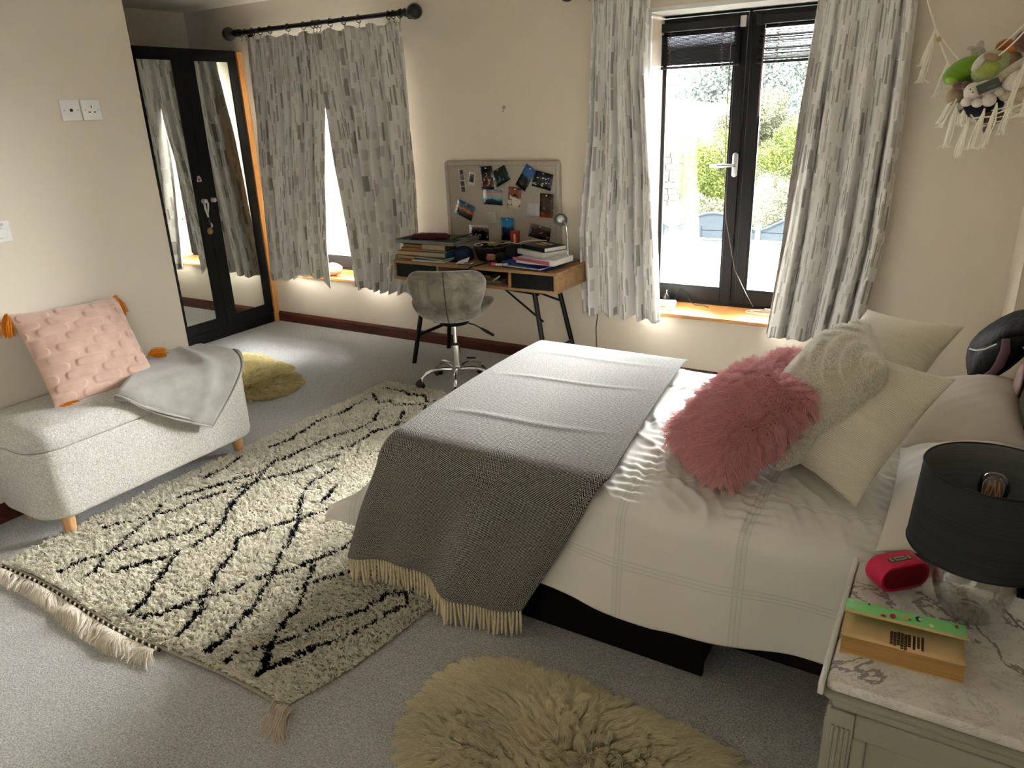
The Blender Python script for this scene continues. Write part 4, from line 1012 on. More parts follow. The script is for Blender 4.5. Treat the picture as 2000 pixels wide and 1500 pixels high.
# thickness via offset surface
def shell_pts(off):
    out = []
    G = Vi.reshape(K, Wn, 3); du = np.gradient(G, axis=0); dv = np.gradient(G, axis=1); n_ = np.cross(du, dv); n_ /= np.linalg.norm(n_, axis=2)[:, :, None]
    sgn = 1 if n_[K//4, Wn//2, 2] > 0 else -1
    ss = np.linspace(-1, 1, Wn)[None, :]; kk = np.linspace(-1, 1, K)[:, None]
    edge = np.clip((1-np.abs(ss)**8)*(1-np.abs(kk)**14), 0, 1)**.5
    return G+n_*sgn*(off*edge)[:, :, None]
inner, outer_ = shell_pts(.030), shell_pts(-.026)
# quilting groove down the middle of the back
gv = np.exp(-(np.linspace(-1, 1, Wn)/.05)**2)[None, :]*np.linspace(0, 1, K)[:, None]**.3
G = np.concatenate([inner.reshape(-1, 3), outer_.reshape(-1, 3)]); Wd = [tuple(cw(*g)) for g in G]
F = grid_faces(K, Wn); N1 = K*Wn; F2 = [[i+N1 for i in f[::-1]] for f in F]
bd = [i*Wn for i in range(K)]+[(K-1)*Wn+j for j in range(1, Wn)]+[i*Wn+Wn-1 for i in range(K-2, -1, -1)]+[j for j in range(Wn-2, 0, -1)]
F3 = [(bd[i], bd[(i+1) % len(bd)], bd[(i+1) % len(bd)]+N1, bd[i]+N1) for i in range(len(bd))]
o = link_mesh('shell', Wd, F+F2+F3, M['velvet'], ch, True); fixnormals(o)
m_w = o.modifiers.new('Weld', 'WELD'); m_w.merge_threshold = .0004
mod_sub(o, 1)
sm = MB(); mid = Wn//2
sm.tube([cw(*(outer_[k, mid]+np.array((0, -.001, -.001)))) for k in range(12, K-1)], .0032, 6); sm.build('seam_welt', simple('dark_seam', C(58, 54, 47), .8), ch, smooth=True)
MB().cyl(cw(0, 0, .40), cw(0, 0, .428), .085, .10, 24).box(HX-.09, HX+.09, HY-.09, HY+.09, .418, .43).build('seat_plate', M['blackmetal'], ch)
MB().cyl(cw(0, 0, .27), cw(0, 0, .41), .0125, n=18).build('piston', M['chrome'], ch, smooth=True)
MB().cyl(cw(0, 0, .262), cw(0, 0, .275), .021, n=20).build('collar', M['blackmetal'], ch, smooth=True)
MB().cyl(cw(0, 0, .075), cw(0, 0, .263), .0255, .0235, 22).build('column', M['chrome'], ch, smooth=True)
lv = MB().tube([cw(.06, -.01, .41), cw(.13, -.03, .395), cw(.17, -.04, .375)], .004, 8); lv.tube([cw(.165, -.04, .378), cw(.20, -.045, .358), cw(.245, -.055, .335)], [.006, .0105, .008], 10)
lv.build('height_lever', M['blackmetal'], ch, smooth=True)
MB().lathe([(.034, .075), (.038, .08), (.038, .118), (.03, .126), (.001, .126)], (HX, HY, 0), 24).build('hub', M['chrome'], ch, smooth=True)
for k in range(5):
    a = math.radians(229+72*k); d = Vector((math.cos(a), math.sin(a), 0)); q = Vector((-math.sin(a), math.cos(a), 0)); b = Vector((HX, HY, 0))
    pts = [b+d*.03+Vector((0, 0, .108)), b+d*.09+Vector((0, 0, .118)), b+d*.15+Vector((0, 0, .118)), b+d*.195+Vector((0, 0, .102)), b+d*.22+Vector((0, 0, .078)), b+d*.226+Vector((0, 0, .056))]
    lg = MB().tube(pts, [.0135, .0125, .0115, .011, .0105, .0105], 12).build('leg', M['chrome'], ch, smooth=True)
    e = b+d*.238; zr = .006 if (e.y < 3.42 and e.x < -1.4) else 0
    cs = MB()
    for s in (-1, 1): cs.lathe([(.001, s*.004), (.022, s*.004), (.0255, s*.007), (.0255, s*.018), (.020, s*.023), (.001, s*.024)], e+Vector((0, 0, .026+zr)), 20, q)
    cs.tube([e+Vector((0, 0, .026+zr))+d*-.012+Vector((0, 0, .035)), e+Vector((0, 0, .056+zr)), e+d*.018+Vector((0, 0, .046+zr)), e+d*.026+Vector((0, 0, .03+zr))], .0085, 8)
    cs.build('caster', M['black_plastic'], lg, smooth=True)
# ---------------------------------------------------------------- bed
bed = thing('bed', 'double bed with dark frame, drawer and mahogany headboard', 'bed', (-.70, 2.40, 0))
M['bedframe'] = simple('bed_frame_black_brown', C(12, 6, 6), .6, 0, .15, .2, 12)
for x, y, z0_ in ((-1.665, 1.79, .014), (-1.665, 2.87, .014), (.10, 1.79, 0), (.10, 2.87, 0)):
    MB().box(x-.03, x+.03, y-.03, y+.03, z0_, .15).build('leg', M['bedframe'], bed, bevel=.004)
MB().box(-1.70, .25, 1.765, 1.80, .15, .30).build('side_rail', M['bedframe'], bed, bevel=.005)
MB().box(-1.70, .25, 2.87, 2.90, .15, .30).build('side_rail', M['bedframe'], bed, bevel=.005)
MB().box(-1.70, -1.665, 1.80, 2.87, .15, .30).build('foot_rail', M['bedframe'], bed, bevel=.005)
MB().box(-1.665, .25, 1.80, 2.87, .22, .25).build('slat_base', M['bedframe'], bed)
dr = MB(); dr.box(-1.16, -.466, 1.77, 1.792, .012, .145).box(-1.15, -.476, 1.792, 2.45, .012, .10)
dr.build('underbed_drawer', M['bedframe'], bed, bevel=.003)
M['sheet'] = simple('mattress_sheet', C(222, 216, 208), .85, 0, .15, .03, 8, .2, 400, .001)
MB().rings([[(a, b, z) for a, b in roundrect(-1.60+i, .25-i, 1.775+i, 2.90-i, .06)] for i, z in ((.03, .25), (.0, .27), (0, .47), (.012, .49), (.05, .505), (.12, .508))]).build('mattress', M['sheet'], bed, smooth=True)
hbp = MB(); P = [(1.70, .0), (1.70, .72), (1.78, .80), (2.0, .84), (2.38, .86), (2.76, .84), (2.98, .80), (3.06, .72), (3.06, .0)]
hbp.add([(.262, y, z) for y, z in P]+[(.297, y, z) for y, z in P], [tuple(range(9)), tuple(range(17, 8, -1))]+[(i, (i+1) % 9, 9+(i+1) % 9, 9+i) for i in range(9)])
hbp.build('headboard', M['mahog'], bed, bevel=.006)

# duvet: cotton cover in pieced panels
def wrinkle(X, Y):
    """soft diagonal creases on the bed top"""
    P = np.stack([X, Y], 1); w_ = .35*vnoise(P, 4.0, 31); s = X*.80+Y*.60
    a = np.abs(np.sin((s*9+w_*2.2)*PI)); b = np.abs(np.sin((X*.95-Y*.3)*11+2.4*vnoise(P, 3, 8)))
    c = np.abs(np.sin((s*21+w_*4)*PI))
    d1 = np.abs(((X+.20)/.34) % 1-.5)*.34; d2 = np.abs(((Y+.055)/.36) % 1-.5)*.36
    pucker = .0035*np.sin(Y*2*PI/.042+3*vnoise(P, 8, 41))*np.exp(-(d1/.06)**2)+.0035*np.sin((X+.3*Y)*2*PI/.045+3*vnoise(P, 8, 42))*np.exp(-(d2/.06)**2)-.004*np.exp(-(d1/.012)**2)-.004*np.exp(-(d2/.012)**2)
    return .0085*(1-a)**2.0*(.5+.5*np.clip(vnoise(P, 5, 9)+.4, 0, 1))+pucker+.0075*(1-b)**2*np.clip(vnoise(P, 3.4, 12)+.3, 0, 1)+.006*(1-c)**1.5*np.clip(vnoise(P, 6, 19)+.2, 0, 1)+.005*vnoise(P, 4.5, 5)
def drape(A, B, ztop, lift, x0=-1.56, y0=1.775, y1=2.88, R=.055, flare=.05, wave=None, foot=True):
    A = np.asarray(A, float); B = np.asarray(B, float)
    dx = np.maximum(x0-A, 0) if foot else np.zeros_like(A); dn = np.maximum(y0-B, 0); df = np.maximum(B-y1, 0); dy = dn-df
    r = np.hypot(dx, dy); rr = np.where(r > 0, r, 1); ux, uy = -dx/rr, -dy/rr
    Rl = R+lift; arc = R*PI/2; ang = np.minimum(r/R, PI/2); ex = np.maximum(r-arc, 0)
    out = Rl*np.sin(ang)+ex*(flare+(.45*dx/rr if foot else 0))+(wave if wave is not None else 0)*sstep(0, .2, ex); drop = R-Rl*np.cos(ang)+lift*0+ex
    X = np.maximum(A, x0)+0; X = np.where(foot, X, A); Y = np.clip(B, y0, y1)
    return np.stack([X+ux*out, Y+uy*out, ztop-drop+0*A], -1), r
def duvetmat():
    m, x = base_mat('duvet_cotton', None, .85, 0, .12, .1)
    uvn = x.new('UVMap'); sp = x.new('SeparateXYZ'); x.link(uvn.outputs[0], sp.inputs[0])
    h = None
    for k, (per, off) in enumerate(((.34, .20), (.36, .055))):
        c = sp.outputs[k]; o_ = sp.outputs[1-k]
        d = x.math('ABSOLUTE', x.math('SUBTRACT', x.math('FRACT', x.math('DIVIDE', x.math('ADD', c, off), per)), .5))
        d = x.math('MULTIPLY', d, per)        # metres from the seam centre
        ladder = x.math('GREATER_THAN', x.math('FRACT', x.math('DIVIDE', o_, .0075)), .45)
        band = x.math('MULTIPLY', x.math('LESS_THAN', d, .011), x.math('MULTIPLY', ladder, .45)) if k == 0 else None
        grooves = x.math('LESS_THAN', x.math('ABSOLUTE', x.math('SUBTRACT', d, .0125)), .0018)
        mid = x.math('LESS_THAN', d, .0016)
        g = x.math('ADD', grooves, mid)
        if band is not None: g = x.math('ADD', g, band)
        h = g if h is None else x.math('MAXIMUM', h, g)
    x.color(x.mix(x.math('MULTIPLY', h, .16), x.ramp(x.noise(2.5, 3, .5), [(.3, C(222, 218, 209)), (.7, C(232, 229, 222))]), C(120, 114, 100)))
    b = x.bump(x.math('MULTIPLY', h, -1), 1.0, .003); x.bump(x.noise(700, 2, .5), .12, .001, b)
    return m
M['duvet'] = duvetmat()
na, nb = 330, 300
a = np.linspace(-1.56-.27, .02, na); b = np.concatenate([np.linspace(1.775-.385, 2.88+.26, nb)])
A, B = np.meshgrid(a, b, indexing='ij')
hemv = np.interp(A, [-2.1, -1.2, -.9, -.6, -.3, .02], [.06, .02, .0, -.01, .02, .05])
Bs = np.where(B < 1.775, 1.775-(1.775-B)*(1-hemv/.385), B)
wv = .012*np.sin(A*9+.6)+.008*np.sin(A*17+2)
Pd, r = drape(A, Bs, .548, 0, wave=wv)
dxc = np.maximum(-1.56-A, 0); dnc = np.maximum(1.775-Bs, 0)
Pd[..., 0] -= .135*sstep(.02, .26, dxc)*sstep(.0, .20, dnc)*sstep(.0, .35, np.hypot(dxc, dnc)); Pd[..., 2] += .10*sstep(.1, .27, dxc)*sstep(.1, .38, dnc)
top = np.clip(1-r/.05, 0, 1); Xf, Yf = Pd[..., 0].ravel(), Pd[..., 1].ravel()
puff = .018*np.sin(np.clip((B-1.775)/(1.105), 0, 1)*PI)**.6
Pd[..., 2] += (wrinkle(Xf, Yf).reshape(A.shape)+puff)*top
soft = .006*vnoise(np.stack([A.ravel()*2, B.ravel()*2, 0*A.ravel()], 1), 3.4, 77).reshape(A.shape)*(1-top)
Pd[..., 1] += soft*np.where(B < 2, -1, 1); Pd[..., 0] += -soft*(A < -1.56)*.5
Pd[..., 2] -= .03*sstep(-.12, .02, A)*top
o = link_mesh('duvet', Pd.reshape(-1, 3), grid_faces(na, nb), M['duvet'], None, True, np.stack([A.ravel(), B.ravel()], 1))
mod_solid(o, .012, -1); tag(o, 'white pieced cotton duvet spread over the bed with seams and ladder stitching', 'duvet')

# grey herringbone throw with cream tassels
def throwmat():
    m, x = base_mat('herringbone_wool', None, .95, 0, .05, .15)
    uvn = x.new('UVMap'); sp = x.new('SeparateXYZ'); x.link(uvn.outputs[0], sp.inputs[0]); U, V_ = sp.outputs[0], sp.outputs[1]
    def tri(c, per, amp):
        f = x.math('ABSOLUTE', x.math('SUBTRACT', x.math('FRACT', x.math('DIVIDE', c, per)), .5)); return x.math('MULTIPLY', f, amp*2)
    chev = x.math('ADD', V_, tri(U, .021, .0105)); diag = x.math('ADD', V_, x.math('MULTIPLY', x.math('SUBTRACT', U, .1), -.75))
    inb = x.math('LESS_THAN', x.math('ABSOLUTE', x.math('SUBTRACT', x.math('FRACT', x.math('DIVIDE', x.math('ADD', U, .135), .375)), .5)), .135)
    border = x.math('LESS_THAN', V_, .135)
    sel = x.math('MAXIMUM', inb, border)
    ph = x.math('ADD', x.math('MULTIPLY', chev, sel), x.math('MULTIPLY', diag, x.math('SUBTRACT', 1, sel)))
    P_ = .0068
    st = x.math('SINE', x.math('MULTIPLY', ph, 2*PI/P_))
    dia = x.math('SINE', x.math('MULTIPLY', x.math('ADD', tri(U, .021, .0105), tri(V_, .021, .0105)), 2*PI/P_*1.0))
    dsel = x.math('MULTIPLY', inb, x.math('MULTIPLY', x.math('LESS_THAN', V_, .105), x.math('GREATER_THAN', V_, .03)))
    st = x.math('ADD', x.math('MULTIPLY', st, x.math('SUBTRACT', 1, dsel)), x.math('MULTIPLY', dia, dsel))
    fz = x.noise(120, 5, .85, uvn.outputs[0])
    f = x.math('ADD', x.math('MULTIPLY', st, .36), x.math('ADD', .44, x.math('MULTIPLY', x.math('SUBTRACT', fz, .5), 1.5)))
    x.color(x.ramp(f, [(.28, C(40, 38, 39)), (.78, C(172, 168, 159))]))
    b = x.bump(f, .35, .0015); x.bump(fz, .4, .003, b); return m
M['throw'] = throwmat()
th = thing('herringbone_throw', 'dark grey and cream herringbone wool throw with tassels laid across the bed foot', 'throw', (-1.25, 2.3, .15))
na, nb = 110, 330; W_ = .80
u = np.linspace(0, W_, na); s = np.linspace(-.475, 1.13, nb)     # s: distance from the near bed edge, negative hangs
U, S = np.meshgrid(u, s, indexing='ij')
hang = np.maximum(-S, 0); A = -1.548+U*.975+(-.05-.09*U/W_)*np.clip(S, 0, 2)/1.1-.34*hang*(1+.58*U/W_)
Bc = 1.775+S; hemvar = np.where(S < 0, 1-.05*np.sin(U*7+.4)-.0*(U/W_), 1); Bc = np.where(S < 0, 1.775-hang*hemvar, Bc)
wv = .022*np.sin(U*13+.8)+.012*np.sin(U*27+1)
Pt, r = drape(A, Bc, .561, .024, R=.055, flare=.10, wave=wv, foot=False)
top = np.clip(1-r/.05, 0, 1)
puffT = .018*np.sin(np.clip((Bc-1.775)/(1.105), 0, 1)*PI)**.6
ridge = lambda s0, k, h, wd_: h*np.exp(-((S-s0-k*(U-.4)-.01*np.sin(U*9))/wd_)**2)*sstep(0, .25, U)*sstep(W_+.02, W_-.3, U)
lowf = wrinkle(Pt[..., 0].ravel(), Pt[..., 1].ravel()).reshape(U.shape)
Pt[..., 2] += (puffT+.008+.03*lowf+ridge(.22, .10, .0035, .016)+ridge(.62, .12, .0035, .014)+ridge(.93, .05, .003, .02))*top
link_mesh('cloth', Pt.reshape(-1, 3), grid_faces(na, nb), M['throw'], th, True, np.stack([U.ravel(), (S+.475).ravel()], 1))
mod_solid(bpy.data.objects['cloth'], .006, 1)
M['tassel'] = simple('cream_wool_tassel', C(208, 194, 160), .9, 0, .1, .1, 90, .6, 500, .002, .2)
rg = np.random.default_rng(21)
nt_ = 62
for k in range(nt_):
    uk = W_*(k+.5)/nt_; i = uk/W_*(na-1); i0 = int(i); p = Vector(Pt[i0, 0]*(1-(i-i0))+Pt[min(i0+1, na-1), 0]*(i-i0)); p += Vector((0, -.003, .002))
    L_ = .092*rg.uniform(.9, 1.1); sw = rg.normal(0, .007); sf = rg.normal(0, .006)
    pts = [p+Vector((sw*t*t, (-.006-sf)*t*t, -L_*t)) for t in (0, .12, .35, .6, .85, 1)]
    MB().tube(pts, [.0022, .0042, .0046, .0046, .0042, .003], 7).build('tassel', M['tassel'], th, smooth=True)

# ---------------------------------------------------------------- pillows and cushions on the bed
M['pillow'] = simple('pillow_cotton', C(222, 214, 202), .7, 0, .2, .03, 6, .1, 300, .001)
def pillow(name, label, c, u, v, w_, h_, t_, mt, seed, group=None, pinch=.06, wr=.01, n=56, cat='pillow', rowf=None, pw=2.4):
    V, F, UV, nn = cushion_mesh(c, u, v, w_, h_, t_, n, pinch, wr, seed, rowf, pw)
    o = link_mesh(name, V, F, mt, None, True, UV); return tag(o, label, cat, group), V, F, nn
pillow('bed_pillow', 'large white pillow lying flat at the lamp side of the bed head', (.095, 2.10, .60), (0, 1, .0), (1, 0, .22), .66, .33, .16, M['pillow'], 3, 'flat pillows at the bed head')
pillow('bed_pillow', 'large white pillow lying flat at the window side of the bed head', (.095, 2.74, .60), (0, 1, .0), (1, 0, .22), .62, .33, .16, M['pillow'], 4, 'flat pillows at the bed head')
def ribmat():
    m, x = base_mat('ribbed_cotton', None, .85, 0, .15)
    uvn = x.new('UVMap'); sp = x.new('SeparateXYZ'); x.link(uvn.outputs[0], sp.inputs[0])
    s = x.math('SINE', x.math('MULTIPLY', sp.outputs[1], 2*PI/.0052))
    x.color(x.ramp(s, [(0, C(214, 206, 186)), (.6, C(232, 226, 210))])); x.bump(s, .5, .0012); return m
M['rib'] = ribmat()
def corner_cushion(name, label, A_, Bc_, Cc_, th, mt, seed, **k):
    """A_ and Bc_ the two ends of one edge, Cc_ the corner next to A_ on the other side"""
    A_, Bc_, Cc_ = map(lambda q: np.array(q, float), (A_, Bc_, Cc_)); u = Cc_-A_; v = Bc_-A_
    c = A_+u/2+v/2
    return pillow(name, label, c, -u, v, np.linalg.norm(u), np.linalg.norm(v), th, mt, seed, **k)
corner_cushion('ribbed_cushion', 'near cream ribbed cushion propped between fur cushion and lamp shade', (-.135, 1.93, .585), (.045, 2.135, .905), (-.46, 2.185, .60), .15, M['rib'], 5, wr=.006, cat='cushion', pinch=.10)
corner_cushion('ribbed_cushion', 'far cream ribbed cushion leaning by the window wall, tip upward', (-.10, 2.56, .63), (.055, 2.80, .875), (-.42, 2.80, .60), .15, M['rib'], 6, wr=.006, cat='cushion', pinch=.10)

def fur_cushion(name, label, A_, Bc_, Cc_, th, col, nstr, length, rad, seed, clump=.5, mt=None, rowf=None, droop=.012, cat='cushion', ncl=500, jt=.22):
    t = thing(name, label, cat, tuple((np.array(A_)+np.array(Bc_))/2-np.array((0, 0, .1))))
    A_, Bc_, Cc_ = map(lambda q: np.array(q, float), (A_, Bc_, Cc_)); u = Cc_-A_; v = Bc_-A_; c = A_+u/2+v/2
    V, F, UV, nn = cushion_mesh(c, -u, v, np.linalg.norm(u), np.linalg.norm(v), th, 60, .03, .006, seed, rowf, 2.6)
    link_mesh('cover', V, F, mt, t, True, UV)
    rg = np.random.default_rng(seed)
    P, N, k = surf_sample(V, F, nstr, rg)
    ctr, ci = clumps(P, ncl, rg); j = np.array([np.argmin(((P-q)**2).sum(1)) for q in ctr]); Nc = N[j]
    flow = np.stack([vnoise(P*3, 2.2, seed+1), vnoise(P*3, 2.2, seed+2), vnoise(P*3, 2.2, seed+3)], 1)
    L_ = length*rg.uniform(.75, 1.15, (nstr, 1)); jit = rg.normal(0, jt, (nstr, 3))
    D = N*.8+flow*.55+jit+np.array((0, 0, -.25)); D /= np.linalg.norm(D, axis=1)[:, None]
    jc = rg.normal(0, jt*1.4, (ncl, 3))*length
    tipc = ctr[ci]+Nc[ci]*length*.8+flow[j][ci]*length*.5+jc[ci]+np.array((0, 0, -droop))
    def fn(t_):
        free = D*L_*t_; tc_ = (tipc-P)*t_
        q = free*(1-clump*t_)+tc_*clump*t_; q[:, 2] -= droop*t_*t_; return q
    shade = rg.uniform(.82, 1.12, (nstr, 1))
    hair('fur', M['fur'], t, P, fn, 5, rad, np.clip(np.array(col[:3])*shade, 0, 1)); return t
M['pinkbase'] = simple('pink_plush_backing', C(190, 120, 120), .9)
M['creambase'] = simple('cream_plush_backing', C(214, 204, 184), .9)
def gathers(X, Y):
    """scalloped ridges gathered along the top edge"""
    q = np.sin((Y+.6*np.abs(X))*2*PI/.055)
    return .014*np.clip(q, -.2, 1)*sstep(.02, .14, Y)+.012*np.exp(-((X-.02)**2+(Y-.08)**2)/.003)
fur_cushion('fur_cushion', 'big cream faux fur cushion with gathered ridges standing behind the pink ones', (-.345, 2.0, .605), (-.135, 2.085, .945), (-.43, 2.40, .615), .23, C(255, 252, 242), 80000, .0065, .0009, 41, .0, M['creambase'], gathers, .001, jt=.08)
fur_cushion('shaggy_cushion', 'near shaggy dusty pink cushion lying against the cream fur cushion', (-.475, 1.865, .635), (-.27, 2.045, .835), (-.70, 2.085, .635), .14, C(240, 188, 190), 30000, .036, .0012, 42, .66, M['pinkbase'], None, .012, ncl=3400, jt=.30)
fur_cushion('shaggy_cushion', 'far shaggy dusty pink cushion, half hidden behind the cream fur cushion', (-.46, 2.44, .61), (-.33, 2.56, .74), (-.60, 2.64, .61), .11, C(240, 188, 190), 18000, .034, .0012, 43, .66, M['pinkbase'], None, .012, ncl=1900, jt=.30)
# soft toy peeping out behind the near pink cushion
toy = thing('soft_toy', 'grey soft toy with a mauve bow peeping out behind the near pink cushion', 'soft toy', (-.66, 2.33, .57))
M['plushgrey'] = simple('plush_grey', C(124, 120, 108), .95, 0, .1, .15, 80, .5, 300, .002, .4)
MB().ball((-.655, 2.37, .625), (.055, .06, .045), 16).build('head', M['plushgrey'], toy, smooth=True)
MB().ball((-.66, 2.25, .61), (.05, .09, .04), 16).build('body', M['plushgrey'], toy, smooth=True)
for x, y in ((-.705, 2.205), (-.685, 2.17)): MB().ball((x, y, .612), (.022, .024, .03), 12).build('foot', M['plushgrey'], toy, smooth=True)
bw = MB(); bw.ball((-.635, 2.42, .665), (.035, .03, .010), 12, ((1, .6, .3), (-.6, 1, 0), (0, 0, 1))).ball((-.60, 2.45, .685), (.022, .025, .008), 12)
bw.build('bow', simple('mauve_satin', C(104, 72, 86), .45), toy, smooth=True)

# ---------------------------------------------------------------- clothes over the headboard corner
M['blackcloth'] = simple('black_polyester', C(10, 10, 14), .6, 0, .25, .3, 14, .5, 26, .02)
jk = thing('jacket', 'black jacket with a mauve elasticated hem slung over the far headboard corner', 'jacket', (.2, 3.1, .6))
def blob(name, rings_, mt, parent, seed, amp=.012, sub=1):
    m_ = MB(); R_ = []
    for (c, a, b_, rx, ry) in rings_: R_.append([Vector(c)+Vector(a)*(rx*math.cos(q))+Vector(b_)*(ry*math.sin(q)) for q in np.linspace(0, 2*PI, 25)[:-1]])
    m_.rings(R_); V = np.array([tuple(p) for p in m_.V]); V += amp*np.stack([vnoise(V, 16, seed), vnoise(V, 16, seed+1), vnoise(V, 16, seed+2)], 1)
    o = link_mesh(name, V, m_.F, mt, parent, True); mod_sub(o, sub); return o
blob('body', [((.10, 3.16, .60), (0, 1, 0), (1, 0, .1), .03, .012), ((.115, 3.17, .66), (0, 1, 0), (1, 0, .15), .10, .035), ((.135, 3.17, .72), (0, 1, 0), (1, 0, .2), .13, .05), ((.175, 3.15, .775), (0, 1, 0), (1, 0, 0), .15, .06), ((.235, 3.13, .825), (0, 1, 0), (.6, 0, -.6), .15, .055), ((.30, 3.12, .84), (0, 1, 0), (.2, 0, -1), .14, .05), ((.345, 3.12, .79), (0, 1, 0), (-.6, 0, -.6), .13, .04), ((.36, 3.12, .62), (0, 1, 0), (1, 0, 0), .12, .03), ((.36, 3.12, .52), (0, 1, 0), (1, 0, 0), .08, .015)], M['blackcloth'], jk, 3)
MB().tube([(.185, 2.975, .80), (.19, 2.965, .76), (.18, 2.96, .71), (.165, 2.965, .675), (.145, 2.98, .655)], [.012, .016, .016, .013, .008], 10).build('hem', simple('mauve_rib', C(122, 96, 108), .8, 0, .2, .2, 300, .6, 600, .002), jk, smooth=True)
MB().tube([(.085, 3.03, .735), (.105, 3.00, .74), (.13, 2.975, .755), (.16, 2.965, .78)], .0028, 6).build('piping', M['white_plastic'], jk, smooth=True)
MB().ball((.155, 3.02, .645), (.035, .015, .022), 12).build('lining', cm('white_lining', (190, 186, 184), .7), jk, smooth=True)
blob('bulk', [((.115, 3.11, .60), (0, 1, 0), (1, 0, 0), .06, .02), ((.15, 3.10, .65), (0, 1, 0), (1, 0, 0), .10, .06), ((.17, 3.10, .70), (0, 1, 0), (1, 0, 0), .12, .075), ((.20, 3.09, .755), (0, 1, 0), (1, 0, 0), .12, .075), ((.24, 3.08, .81), (0, 1, 0), (1, 0, 0), .11, .07), ((.26, 3.08, .85), (0, 1, 0), (1, 0, 0), .05, .03)], M['blackcloth'], jk, 13, .010)
dc = MB().tube([(.19, 2.99, .765), (.21, 2.985, .775), (.235, 2.98, .78), (.25, 2.98, .765)], .0035, 6); dc.cyl((.185, 2.99, .762), (.20, 2.987, .768), .0055, n=8)
tag(dc.build('drawstring', M['white_plastic'], smooth=True), 'white drawstring cord over the headboard edge beside the jacket', 'cord')
pg_ = blob('pink_garment', [((.235, 2.90, .60), (0, 1, 0), (1, 0, 0), .03, .01), ((.238, 2.90, .64), (0, 1, 0), (1, 0, 0), .08, .014), ((.24, 2.88, .70), (0, 1, 0), (1, 0, 0), .09, .014), ((.243, 2.87, .745), (0, 1, 0), (1, 0, 0), .06, .010)], cm('pale_pink_jersey', (196, 170, 168), .8), None, 9, .004)
tag(pg_, 'pale pink garment hanging inside the headboard behind the pillows', 'clothing')

# ---------------------------------------------------------------- bedside cabinet
def marble():
    m, x = base_mat('grey_veined_marble', None, .22, 0, .5)
    v = x.coord(); n = x.noise(5, 6, .6, v, 1.5); n2 = x.noise(2.2, 8, .62, v, .9); n3 = x.noise(9, 6, .7, v, 2.5)
    base = x.ramp(n, [(.3, C(196, 190, 184)), (.6, C(226, 222, 214)), (.8, C(214, 206, 200))])
    ve = x.math('ABSOLUTE', x.math('SUBTRACT', n2, .5)); col = x.mix(x.math('MULTIPLY', x.math('LESS_THAN', ve, .010), .75), base, C(116, 104, 100))
    ve3 = x.math('ABSOLUTE', x.math('SUBTRACT', n3, .5)); col = x.mix(x.math('MULTIPLY', x.math('LESS_THAN', ve3, .012), .35), col, C(140, 124, 120))
    x.color(col); return m
M['marble'] = marble()
ns = thing('bedside_cabinet', 'grey painted bedside cabinet with fluted corners and a marble top', 'bedside cabinet', (.135, 1.44, 0))
NX0, NX1, NY0, NY1 = -.085, .355, 1.215, 1.665
MB().rings([[(a, b, z) for a, b in roundrect(-.092+i, .36-i, 1.218+i, 1.66-i, .012, 3)] for i, z in ((.002, .578), (0, .58), (0, .594), (.003, .599), (.007, .600))]).build('marble_top', M['marble'], ns, smooth=True)
mo = MB()
mo.rings([[(a, b, z) for a, b in roundrect(NX0+.012-o_, NX1-.012+o_, NY0+.012-o_, NY1-.012+o_, .006, 3)] for o_, z in ((-.004, .535), (.004, .54), (.006, .548), (.004, .555), (.014, .562), (.020, .570), (.020, .578))])
mo.build('cornice', M['greypaint'], ns, smooth=True)
mo2 = MB().box(-.104, -.093, 1.20, 1.66, .575, .602); mo2.build('edge_strip', M['white_paint'], ns, bevel=.003)
bd_ = MB().box(-.075, .345, 1.232, 1.65, .03, .54); bd_.build('carcass', M['greypaint'], ns)
def pil(cx, cyy, ax, ay):
    """fluted pilaster on the corner: cx..: centre, ax: width direction"""
    m_ = MB(); m_.obox((cx, cyy, .285), ax*.021, ay*.006, (0, 0, .25))
    for k in range(4):
        p = Vector((cx, cyy, 0))+ax*(-.0135+.009*k)-ay*.006; m_.cyl((p.x, p.y, .06), (p.x, p.y, .50), .0034, n=8)
    return m_
for cx in (-.058, .328): pil(cx, 1.228, Vector((1, 0, 0)), Vector((0, 1, 0))).build('pilaster', M['greypaint'], ns, smooth=True)
for cyy in (1.252, 1.63): pil(-.079, cyy, Vector((0, 1, 0)), Vector((1, 0, 0))).build('pilaster', M['greypaint'], ns, smooth=True)
fp = MB().box(-.037, .307, 1.224, 1.234, .48, .535).box(-.037, .307, 1.224, 1.234, .03, .09).box(-.037, -.012, 1.224, 1.234, .09, .48).box(.282, .307, 1.224, 1.234, .09, .48)
fp.build('side_panel', M['greypaint'], ns, bevel=.004)
for z0, z1 in ((.36, .52), (.20, .35), (.05, .19)):
    d = MB().box(-.083, -.074, 1.275, 1.607, z0, z1).build('drawer', M['greypaint'], ns, bevel=.003)
    MB().lathe([(.007, 0), (.006, .01), (.013, .018), (.014, .024), (.006, .03), (.001, .031)], (-.083, 1.44, (z0+z1)/2), 16, (-1, 0, 0)).build('knob', M['steel'], d, smooth=True)
MB().box(-.09, .355, 1.215, 1.655, 0, .03).build('base_plinth', M['greypaint'], ns, bevel=.005)
ZM = .600
